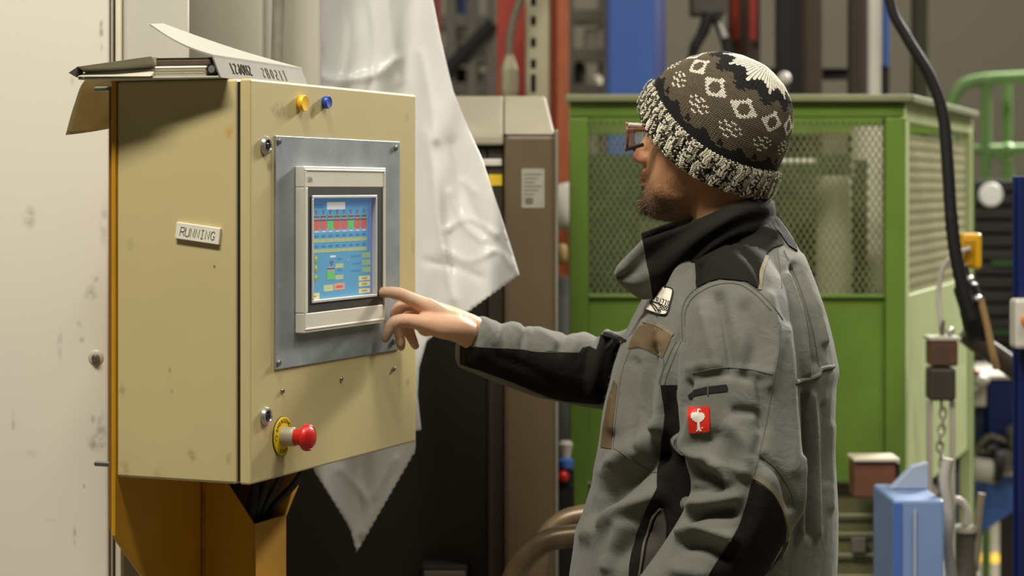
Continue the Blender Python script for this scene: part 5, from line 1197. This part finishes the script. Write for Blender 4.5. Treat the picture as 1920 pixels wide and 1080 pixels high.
# nose
hb_.rings([[H(x + rx * math.cos(t), ry * math.sin(t), z) for t in np.linspace(0, 2*math.pi, 12, False)] for x, z, rx, ry in ((.090, .014, .012, .008), (.098, -.002, .012, .009), (.105, -.014, .013, .011), (.111, -.026, .0145, .014), (.112, -.033, .014, .0155), (.106, -.040, .012, .013), (.098, -.044, .008, .009))])
for s in (-1, 1): ell(.102, s * .013, -.034, .013, .008, .009)
ell(.1035, 0, -.0655, .0105, .020, .0055); ell(.1030, 0, -.0765, .0105, .019, .0058)          # lips
ell(.101, 0, -.056, .010, .017, .010); ell(.100, 0, -.106, .015, .022, .016)                   # philtrum, chin
for s in (-1, 1):
    ell(.086, s * .030, .022, .016, .026, .008)       # brow ridge, cheekbone
    ell(-.008, s * .075, -.012, .020, .007, .030); ell(-.014, s * .078, -.006, .018, .006, .022)    # ears
    ell(.045, s * .050, -.085, .035, .014, .022)                                                  # jaw
# neck
nk = [(-.030, 0, -.02, .058, .056), (-.028, 0, -.07, .060, .058), (-.036, 0, -.12, .061, .060), (-.048, 0, -.17, .060, .060), (-.045, 0, -.22, .056, .060)]
hb_.rings([[H(x + rx * math.cos(t), ry * math.sin(t), z) for t in np.linspace(0, 2*math.pi, 24, False)] for x, y, z, rx, ry in dens(nk, 3)])
# torso core (inside the jacket), arms
vtube(hb_, [(P(1350, 0, TY).x, TY, 1.46, .06, .09), (P(1355, 0, TY).x, TY, 1.42, .10, .16), (P(1360, 0, TY).x, TY, 1.34, .12, .18), (P(1345, 0, TY).x, TY, 1.15, .12, .16), (P(1330, 0, TY).x, TY, .95, .12, .16)])
def limb(rows): hb_.tube(curve_pts([P(*r[:3]) for r in rows], 4), [x for x in [r[0] for r in dens([(r[3],) for r in rows], 4)]], 16)
limb([(1385, 560, 3.22, .045), (1383, 680, 3.14, .046), (1393, 860, 3.095, .043), (1398, 930, 3.085, .04), (1342, 1040, 3.085, .036), (1235, 1165, 3.09, .031), (1165, 1236, 3.10, .028), (1140, 1262, 3.10, .029)])
limb([(1380, 580, 3.50, .045), (1280, 640, 3.60, .043), (1190, 690, 3.64, .041), (1080, 690, 3.61, .036), (960, 662, 3.552, .031), (905, 638, 3.522, .0285), (868, 616, 3.500, .0265), (850, 606, 3.490, .027)])
# right hand, index finger on the screen
def fing(rows, n=12):
    d = dens(rows, 5); pts = [P(r[0], r[1], r[2]) for r in d]; rr = [max(.002, r[3]) * 1.07 for r in d]
    e = (pts[-1] - pts[-2]).normalized(); r = rr[-1]
    for a in (.5, .8, .97): pts.append(pts[len(d)-1] + e * r * a); rr.append(r * math.sqrt(1 - a * a))
    hb_.tube(pts, rr, n)
def palm(rows, n=16):
    """rows: (px,py,Y, half height in the image, half width in depth)"""
    tube_e(hb_, dens(rows, 4), n)
palm([(925, 640, 3.528, .024, .022), (900, 630, 3.515, .027, .023), (880, 620, 3.505, .0285, .025), (862, 613, 3.497, .0285, .028), (840, 605, 3.492, .029, .033), (818, 597, 3.490, .027, .037), (798, 589, 3.489, .022, .038), (786, 584, 3.488, .014, .034)])
fing([(840, 596, 3.474, .0125), (806, 579, 3.464, .0150), (782, 567, 3.456, .0128), (763, 557, 3.450, .0108), (745, 550.5, 3.446, .0108), (728, 548.5, 3.441, .0092), (715, 548.5, 3.437, .0088), (705, 549.5, 3.433, .0078)])
fing([(840, 600, 3.490, .0125), (806, 584, 3.486, .013), (778, 572, 3.484, .0115), (755, 573, 3.480, .0105), (742, 588, 3.478, .0102), (744, 612, 3.480, .0090), (750, 632, 3.484, .0086), (752, 650, 3.488, .0076)])
fing([(845, 606, 3.505, .0125), (808, 590, 3.505, .0125), (784, 586, 3.507, .011), (766, 592, 3.506, .010), (764, 614, 3.506, .0095), (772, 634, 3.508, .0086), (779, 648, 3.512, .0074)])
fing([(850, 612, 3.515, .011), (816, 598, 3.522, .011), (798, 602, 3.528, .0098), (790, 612, 3.528, .009), (796, 622, 3.520, .008), (806, 622, 3.512, .007)])
fing([(885, 622, 3.490, .015), (858, 616, 3.472, .020), (830, 612, 3.458, .0195), (800, 606, 3.448, .0155), (775, 602, 3.440, .0118), (757, 601, 3.436, .0112), (742, 603.5, 3.434, .0112), (733, 612, 3.434, .0098), (727, 624, 3.435, .0088), (723, 635, 3.436, .0074)])
# left hand (below the frame), relaxed
lw = P(1140, 1262, 3.10)
def LH(a, b, c): return lw + Vector((-.70, 0, -.71)) * a + Vector((0, 1, 0)) * b + Vector((-.71, 0, .70)) * c
hb_.rings([[LH(a, hb * math.cos(t) , hc * math.sin(t)) for t in np.linspace(0, 2*math.pi, 14, False)] for a, hb, hc in ((-.01, .024, .02), (.02, .030, .019), (.05, .038, .017), (.08, .039, .015), (.095, .034, .010))])
for k_, (yy, ln_) in enumerate(((-.029, .072), (-.010, .080), (.010, .075), (.028, .060))):
    hb_.tube([LH(.08, yy, 0), LH(.08 + ln_ * .45, yy * 1.05, -.006), LH(.08 + ln_ * .75, yy * 1.05, -.022), LH(.08 + ln_ * .9, yy, -.040)], [.0105, .0095, .0088, .006], 10)
hb_.tube([LH(.02, -.025, -.005), LH(.045, -.045, -.014), LH(.075, -.055, -.024), LH(.095, -.056, -.034)], [.015, .012, .0105, .007], 10)
BVt, BF, BE = remesh(hb_, .0022)
Xb, Yb = proj(BVt)
BVt = laplace(BVt, BE, 2, .5)
# smoother head, keep hands crisp
rel = np.asarray(BVt) - np.array(HC); hx = rel @ np.array(hf); hy = rel @ np.array(hl); hz = rel @ np.array(hu)
headm = ((np.abs(hx) < .2) & (hz > -.2)).astype('d'); BVt = laplace(BVt, BE, 5, .5, headm * (1 - np.exp(-(((hx - .11) / .03) ** 2 + (hy / .04) ** 2 + ((hz + .05) / .05) ** 2)) * .7))
NB = normals(BVt, BF); D = np.zeros(len(BVt))
for s in (-1, 1): D -= .010 * np.exp(-(((hx - .092) / .03) ** 2 + ((hy - s * .031) / .018) ** 2 + ((hz - .003) / .012) ** 2))
D -= .004 * np.exp(-(((hx - .108) / .02) ** 2 + (hy / .022) ** 2 + ((hz + .071) / .0022) ** 2))
D -= .003 * np.exp(-(((hx - .09) / .03) ** 2 + ((np.abs(hy) - .030) / .008) ** 2 + ((hz + .052) / .022) ** 2))
# hand creases and tendons
Xb, Yb = proj(BVt); hm = ((Xb < 905) & (BVt[:, 1] > 3.3)).astype('d')
BVt = laplace(BVt, BE, 9, .5, hm); NB = normals(BVt, BF)
for pts, a, wd in (([(744, 540), (748, 566)], -.0010, 3), ([(727, 540), (730, 562)], -.0008, 2.5), ([(742, 592), (738, 616)], -.0010, 3), ([(808, 560), (860, 590)], .0014, 5), ([(775, 575), (795, 590)], -.0018, 6), ([(840, 640), (875, 655)], -.001, 8), ([(780, 612), (830, 630)], .001, 10)):
    D += a * np.exp(-(seg_d(Xb, Yb, pts) / wd) ** 2) * hm
BVt = BVt + NB * D[:, None]
# skin
m = bpy.data.materials.new('skin'); m.use_nodes = True; MATS['skin'] = m; N = m.node_tree.nodes; L = m.node_tree.links; b = N['Principled BSDF']
a = N.new('ShaderNodeVertexColor'); a.layer_name = 'Col'; L.new(a.outputs[0], b.inputs['Base Color'])
b.inputs['Roughness'].default_value = .5; b.inputs['Subsurface Weight'].default_value = .12; b.inputs['Subsurface Radius'].default_value = (.8, .3, .15); b.inputs['Subsurface Scale'].default_value = .006; b.inputs['Specular IOR Level'].default_value = .35
tc = N.new('ShaderNodeTexCoord'); nz = N.new('ShaderNodeTexNoise'); nz.inputs['Scale'].default_value = 500; nz.inputs['Detail'].default_value = 3; L.new(tc.outputs['Object'], nz.inputs['Vector'])
bp_ = N.new('ShaderNodeBump'); bp_.inputs['Strength'].default_value = .25; bp_.inputs['Distance'].default_value = .001; L.new(nz.outputs['Fac'], bp_.inputs['Height']); L.new(bp_.outputs[0], b.inputs['Normal'])
rel = BVt - np.array(HC); hx = rel @ np.array(hf); hy = rel @ np.array(hl); hz = rel @ np.array(hu)
body = obj_np('body', L_(BVt), BF, m, per)
colr = np.tile(np.array(lin((208, 158, 122))), (len(BVt), 1))
def blend(c, w): 
    global colr
    colr = colr * (1 - w[:, None]) + np.array(lin(c)) * w[:, None]
rn = np.random.RandomState(3).rand(len(BVt))
hd_ = (hz > -.2) & (np.abs(hx) < .25) & (np.abs(hy) < .2)
blend((186, 136, 96), hd_ * 1.0)
def sstep(x, a, b): t = np.clip((x - a) / (b - a), 0, 1); return t * t * (3 - 2 * t)
# stubble: lower cheek, jaw, upper lip, chin
bz_ = sstep(-hz, .045, .085) * sstep(hx, .005, .035) * hd_
blend((96, 66, 42), bz_ * (.5 + .45 * rn))
blend((62, 43, 28), sstep(-hz, .08, .105) * sstep(hx, .03, .06) * hd_ * (.55 + .4 * rn))
blend((150, 98, 76), np.exp(-(((hz + .071) / .008) ** 2 + (hy / .022) ** 2)) * (hx > .09) * hd_ * .7)
blend((204, 110, 90), np.exp(-(((hz + .034) / .014) ** 2 + (hy / .018) ** 2)) * (hx > .1) * hd_ * .6)
blend((170, 100, 62), np.exp(-(((hz + .07) / .05) ** 2 + ((hx + .01) / .05) ** 2)) * hd_ * .4)
# dusty working hand: grey on the fingers
Xb, Yb = proj(BVt); hm = (Xb < 905) & (BVt[:, 1] > 3.3)
blend((216, 170, 138), hm * .9)
pn = .5 + .5 * np.sin(BVt[:, 0] * 160 + 3 * np.sin(BVt[:, 2] * 110)) * np.sin(BVt[:, 2] * 190 + BVt[:, 1] * 90)
blend((158, 142, 118), hm * sstep(-Xb, -775, -700) * (.45 + .4 * pn))
blend((150, 128, 100), hm * sstep(Yb, 610, 650) * sstep(-Xb, -800, -740) * (.4 + .4 * pn))
blend((206, 190, 160), hm * np.exp(-(seg_d(Xb, Yb, [(775, 552), (800, 558), (862, 590)]) / 8) ** 2) * .6)
at = body.data.color_attributes.new('Col', 'FLOAT_COLOR', 'POINT'); at.data.foreach_set('color', np.c_[colr, np.ones(len(colr))].astype('f').ravel())
# finger nails
nailm = M('nail', (196, 160, 132), .35, var=.05)
def nail(px, py, Y, dirp, w_, l_):
    p = P(px, py, Y); q = P(dirp[0], dirp[1], dirp[2]); t = (q - p).normalized(); nrm = Vector((0, -1, 0)); nrm = (nrm - t * nrm.dot(t)).normalized(); s = t.cross(nrm)
    mb = MB(); rr = []
    for i in range(7):
        u = -1 + 2 * i / 6; row = []
        for j in range(7):
            v = -1 + 2 * j / 6; ww = w_ * math.sqrt(max(0, 1 - abs(u) ** 3 * .75)); row.append(p + t * l_ * u + s * ww * v - nrm * (v * v * .0022) - PO)
        rr.append(row)
    mb.add([x for r in rr for x in r], [(i*7+j, i*7+j+1, i*7+j+8, i*7+j+7) for i in range(6) for j in range(6)])
    o = mb.build('fingernail', nailm, body, smooth=True, fix=False); sm = o.modifiers.new('t', 'SOLIDIFY'); sm.thickness = .0008
nail(751, 643, 3.4775, (752, 655, 3.4800), .0055, .0068)
# eyes
for s in (-1, 1):
    e = MB().ellip((0, 0, 0), (.012, .012, .012), 18, 12).build('eye', M('eye_white', (222, 214, 204), .2), body, smooth=True); e.location = H(.078, s * .031, .003) - PO
    MB().ellip(hf * .0098, (.0045, .0045, .0045), 12, 8).build('iris', M('iris_brown', (70, 60, 44), .2), e, smooth=True)

# ---- beard: short strands on chin and jaw
BB = BVHTree.FromPolygons([tuple(v) for v in BVt], BF)
bd_ = MB(); rnd = random.Random(11)
hair_c = [lin((70, 48, 32)), lin((96, 68, 44)), lin((128, 96, 62)), lin((52, 38, 28)), lin((176, 150, 112))]
idx = np.where((hz < -.04) & (hz > -.14) & (hx > .0) & hd_)[0]
rnd.shuffle(li := list(idx))
cnt = 0
NB = normals(BVt, BF)
for i in li:
    x, y, z = hx[i], hy[i], hz[i]
    chin = math.exp(-(((x - .10) / .035) ** 2 + (y / .032) ** 2 + ((z + .105) / .028) ** 2)); mou = math.exp(-(((x - .11) / .02) ** 2 + (y / .03) ** 2 + ((z + .057) / .008) ** 2)) ; jaw = sstep(np.array(-z), .06, .11) * sstep(np.array(x), .01, .05)
    lip = abs(z + .071) < .009 and abs(y) < .02 and x > .095
    if lip: continue
    p_ = max(chin, mou * 1.3, jaw * .45)
    if rnd.random() > p_ * .55: continue
    if cnt > 8000: break
    n = Vector(NB[i]); dn = (n * .55 + Vector((0, 0, -.75)) + hf * .15 + Vector((rnd.uniform(-.3, .3), rnd.uniform(-.3, .3), rnd.uniform(-.2, .2)))).normalized()
    ln_ = (.003 + .0085 * chin + .005 * mou) * rnd.uniform(.7, 1.2); r = .00032
    p = Vector(BVt[i]) - PO - n * .001; q = p + (dn * .6 + n * .6).normalized() * ln_ * .5; t = q + (dn + Vector((0, 0, -.3))).normalized() * ln_ * .5
    a1 = n.orthogonal().normalized() * r; a2 = n.cross(a1).normalized() * r
    bd_.col = hair_c[min(4, int(rnd.random() ** 1.3 * 4.9))] if mou < .5 else hair_c[rnd.choice((2, 4, 4, 1))]
    bd_.add([p + a1, p - a1 * .5 + a2, p - a1 * .5 - a2, q + a1 * .8, q - a1 * .4 + a2 * .8, q - a1 * .4 - a2 * .8, t], [(0, 1, 4, 3), (1, 2, 5, 4), (2, 0, 3, 5), (3, 4, 6), (4, 5, 6), (5, 3, 6)]); cnt += 1
o = bd_.build('beard', M_vcol('beard_hair', .6), per, smooth=True, fix=False); o['kind'] = 'stuff'; o['label'] = 'short brown goatee and stubble'

# ---- safety glasses
gl = empty('safety_glasses', (0, 0, 0), None, None); gl.parent = per; gl['label'] = 'clear safety glasses with brown frame'
gm_ = M('frame_brown', (112, 62, 38), .25, var=.2, scale=40, coat=.5); gk = M('frame_dark', (34, 28, 24), .3)
glass = bpy.data.materials.new('lens'); glass.use_nodes = True; gb_ = glass.node_tree.nodes['Principled BSDF']; gb_.inputs['Transmission Weight'].default_value = .95; gb_.inputs['Roughness'].default_value = .03; gb_.inputs['Base Color'].default_value = (.97, .96, .93, 1); gb_.inputs['IOR'].default_value = 1.15
for s in (-1, 1):
    # lens rim outline in the face frame (y lateral, z up), wrapped backwards toward the temples
    pts = []
    for t in np.linspace(0, 2*math.pi, 25)[:-1]:
        ct, st = math.cos(t), math.sin(t); y = .034 + .029 * math.copysign(abs(ct) ** .75, ct); z = .002 + .0215 * math.copysign(abs(st) ** .75, st)
        pts.append(H(.129 - 5.0 * max(0, y - .01) ** 2, s * y, z) - PO)
    MB().tube(pts + pts[:2], .0032, 8, False).build('rim', gm_, gl, smooth='auto')
    c = sum(pts, Vector()) / len(pts) + hf * .002
    mb = MB(); n = len(pts); k2 = [p.lerp(c, .5) + hf * .0012 for p in pts]
    mb.add([*pts, *k2, c], [(i, (i+1) % n, n + (i+1) % n, n + i) for i in range(n)] + [(n + i, n + (i+1) % n, 2*n) for i in range(n)])
    o = mb.build('lens', glass, gl, smooth=True); sm = o.modifiers.new('t', 'SOLIDIFY'); sm.thickness = .0016
    # side shield and temple
    mb = MB(); y0 = .0635
    for z0, z1, x0, x1, m_ in ((-.018, .020, .113, .088, None),):
        a = [H(x0, s * y0, z1) - PO, H(x1, s * (y0 + .008), z1 - .002) - PO, H(x1, s * (y0 + .008), z0 + .006) - PO, H(x0, s * y0, z0) - PO]
    MB().prism(a, hl * s * .0018).build('side_shield', glass, gl)
    MB().tube([a[0], a[1]], .0035, 8).build('shield_edge', M('edge_clear', (196, 186, 170), .2), gl, smooth='auto'); MB().tube([a[3], a[2]], .0032, 8).build('shield_edge', gk, gl, smooth='auto')
    MB().tube(curve_pts([H(.112, s * .064, .012) - PO, H(.09, s * .073, .012) - PO, H(.04, s * .082, .010) - PO, H(-.01, s * .084, .004) - PO], 5), .0035, 8).build('temple', gm_, gl, smooth='auto')
MB().tube(curve_pts([H(.129, -.008, .006) - PO, H(.131, 0, .008) - PO, H(.129, .008, .006) - PO], 4), .003, 8).build('bridge', gm_, gl, smooth='auto')

# ---- knitted beanie: every stitch is a pair of yarn loops
hat = empty('beanie', (0, 0, 0), None, None); hat.parent = per; hat['label'] = 'patterned knitted beanie with ribbed marled brim'
OH = P(1317, 287, 3.335)
A_ = Vector((.575, -.16, .80)).normalized(); e1 = Vector((-.80, .24, .56)); e1 = (e1 - A_ * e1.dot(A_)).normalized(); e2 = A_.cross(e1)      # e2 toward the camera?
if e2.y > 0: e2 = -e2
fpr = np.array([(-.03, .97), (0, 1.0), (.033, 1.045), (.06, 1.05), (.082, 1.01), (.112, .875), (.135, .72), (.150, .565), (.163, .33), (.169, .12), (.171, 0)])
bpr = np.array([(-.03, 1.0), (0, 1.01), (.015, 1.0), (.053, .905), (.087, .85), (.115, .76), (.135, .65), (.150, .53), (.163, .34), (.169, .14), (.171, 0)])
spr = np.array([(-.045, .93), (-.02, .97), (0, .995), (.035, 1.01), (.06, 1.0), (.09, .945), (.115, .85), (.135, .72), (.150, .56), (.163, .34), (.169, .13), (.171, 0)])
def hatpt(th, h, out=0.):
    c, s = math.cos(th), math.sin(th)
    rf = np.interp(h, fpr[:, 0], fpr[:, 1]) if c > 0 else np.interp(h, bpr[:, 0], bpr[:, 1]); rs_ = np.interp(h, spr[:, 0], spr[:, 1])
    w2 = c * c; r = rf * w2 + rs_ * (1 - w2)
    return OH + A_ * h + e1 * (c * (.1225 * r + out)) + e2 * (s * (.096 * r + out))
def h0(th): return -.002 - .030 * math.sin(th) ** 2 * (1 if math.sin(th) > 0 else .8)
BW = .051
# inner lining shell
mb = MB(); rr = []
for i in range(26):
    u = i / 25; rr.append([hatpt(t, h0(t) + .002 + u * (.1705 - h0(t) - .002), -.0035) - PO for t in np.linspace(0, 2*math.pi, 72, False)])
mb.rings(rr).build('lining', M('knit_dark', (30, 26, 22), .95), hat, smooth=True)
WH, BK, TP = lin((232, 224, 204)), lin((24, 21, 18)), lin((98, 86, 66))
DIAM = ["....WW....WW", "...WWWW..W.W", "..WW..WW....", ".WW....WW...", "WW......WW..", "WW......WW..", ".WW....WW...", "..WW..WW....", "...WWWW..W.W", "....WW....WW"]
def pat(u, r, NR):
    """colour of stitch column u (0..11 in the repeat) on row r from the brim"""
    r -= 2
    if r < 2: return BK
    if r < 7:
        k = [(0, 1, 2, 3, 4, 5, 6, 7, 8, 9, 10, 11), (0, 1, 2, 3, 8, 9, 10, 11, 4, 7), (0, 1, 2, 10, 11, 5, 6), (0, 1, 11, 5, 6), (0, 11, 5)][r - 2]
        return BK if u in k else TP
    if r < 9: return TP
    if r < 17:
        q = {0: (5, 6), 1: (), 2: (3, 4, 7, 8), 3: (5, 6), 4: (2, 9), 5: (4, 5, 7), 6: (3, 8), 7: (5, 6)}[r - 9]
        return WH if u in q else TP
    if r < 19: return TP
    if r < 31:
        k = r - 19; d = abs(k - 5.5); x = abs(u - 5.5)
        return WH if 3.1 < x * 1.08 + d * .92 < 5.5 or (x < 1 and d > 5 and k > 6) else TP
    if r < 32: return TP
    if r < 37:
        k = r - 32; x = abs(u - 5.5); lim = [5.2, 3.2, 4.2, 2.2, 1][k]
        return TP if x < lim else BK
    if r < 39: return BK
    if r < 45:
        x = min(u, 12 - u); lim = [0.6, 1.4, 1.0, 2.6, 3.6, 4.8][r - 39]
        return WH if x <= lim else BK
    return WH
kn = MB(); NS = 144; NR = 64
UNIT = []   # one yarn loop leg: lozenge along +t
def leg(p, q, side, nrm, w_, col):
    """tapered strand from p to q"""
    t = q - p; mid = (p + q) / 2 + nrm * w_ * .75; s = side * w_
    kn.col = col
    a = p.lerp(q, .12); b = p.lerp(q, .88)
    kn.add([p - nrm * w_ * .3, mid * .5 + a * .5 + s * .8, mid * .5 + a * .5 - s * .8, a * .45 + mid * .55 + nrm * w_ * .35, mid * .5 + b * .5 + s * .8, mid * .5 + b * .5 - s * .8, b * .45 + mid * .55 + nrm * w_ * .35, q - nrm * w_ * .3],
           [(0, 1, 3), (0, 3, 2), (1, 4, 6, 3), (3, 6, 5, 2), (4, 7, 6), (6, 7, 5)])
rj = random.Random(5)
# arc length table per angle for even rows
def crown_pts(th):
    hs0 = h0(th) + BW - .006; hh_ = np.linspace(hs0, .1708, 90); pts_ = [hatpt(th, h) for h in hh_]
    s = np.concatenate([[0], np.cumsum([(pts_[i+1] - pts_[i]).length for i in range(89)])]); return hh_, s
tab = [crown_pts(2*math.pi*k/36) for k in range(36)]
def crown_h(th, u):
    x = (th / (2*math.pi) * 36) % 36; i = int(x); f = x - i; r = []
    for k in (i, (i + 1) % 36):
        hh_, s = tab[k]; r.append(np.interp(u * s[-1], s, hh_))
    return r[0] * (1 - f) + r[1] * f
for r in range(NR):
    u0 = r / NR; u1 = (r + 1.35) / NR
    step = 1 if u0 < .62 else (2 if u0 < .86 else 4)
    for c in range(0, NS, step):
        th = 2*math.pi*c/NS; dt = 2*math.pi/NS*step
        if math.sin(th) < -.35 and r % 2 and False: continue
        col = pat(c % 12, r, NR); k = rj.uniform(.86, 1.12); col = tuple(min(1, x * k) for x in col)
        b0 = hatpt(th, crown_h(th, u0)) - PO; tl0 = hatpt(th - dt * .46, crown_h(th, min(u1, .995))) - PO; tr0 = hatpt(th + dt * .46, crown_h(th, min(u1, .995))) - PO
        nrm = (b0 + PO - (OH + A_ * .05)).normalized(); sd_ = (tr0 - tl0); wd = max(sd_.length * .27, .0006); sd_.normalize(); b0 = b0 + nrm * .0008
        leg(b0 - sd_ * wd * .2, tl0 + nrm * .0006, sd_, nrm, wd, col); leg(b0 + sd_ * wd * .2, tr0 + nrm * .0006, sd_, nrm, wd, col)
kn.build('crown', M_vcol('yarn', .95), hat, smooth=True, fix=False)
# brim: ribbed, marled cream and black yarn
kn = MB(); NSB = 112; NRB = 17; CRM, DK = lin((222, 214, 188)), lin((34, 31, 28))
rr = []
for i in range(11):
    u = i / 10; rr.append([hatpt(t, h0(t) + u * BW, .0050 + .0036 * math.cos(t * 28) - .006 * (abs(2*u - 1) ** 6)) - PO for t in np.linspace(0, 2*math.pi, 224, False)])
MB().rings(rr, False).build('brim_base', M('knit_brim_base', (120, 112, 96), .95), hat, smooth=True)
for r in range(NRB):
    u0 = r / NRB; u1 = (r + 1.5) / NRB
    for c in range(NSB):
        th = 2*math.pi*c/NSB + .004 * rj.uniform(-1, 1); dt = 2*math.pi/NSB
        if (c % 4) == 3: th -= dt * .15
        rib = .0068 + .0042 * math.cos(th * 28); ends = -.005 * abs(2*u0 - 1) ** 6
        b0 = hatpt(th, h0(th) + u0 * BW, rib + ends) - PO; nrm = (b0 + PO - (OH + A_ * .03)).normalized()
        tw = .25 * dt * math.sin(r * .9 + c // 4)
        tl0 = hatpt(th - dt * .5 + tw, h0(th) + min(u1, 1.02) * BW, rib + ends) - PO; tr0 = hatpt(th + dt * .5 + tw, h0(th) + min(u1, 1.02) * BW, rib + ends) - PO
        sd_ = (tr0 - tl0); wd = sd_.length * .25; sd_.normalize()
        for q in (tl0, tr0):
            pr = .30 + .16 * math.sin(c * 1.7 + r * .55) + (.3 if (c % 4) == 2 else 0)
            col = DK if rj.random() < pr else CRM; k = rj.uniform(.8, 1.1); leg(b0, q, sd_, nrm, wd, tuple(min(1, x * k) for x in col))
kn.build('brim', M_vcol('yarn', .95), hat, smooth=True, fix=False)
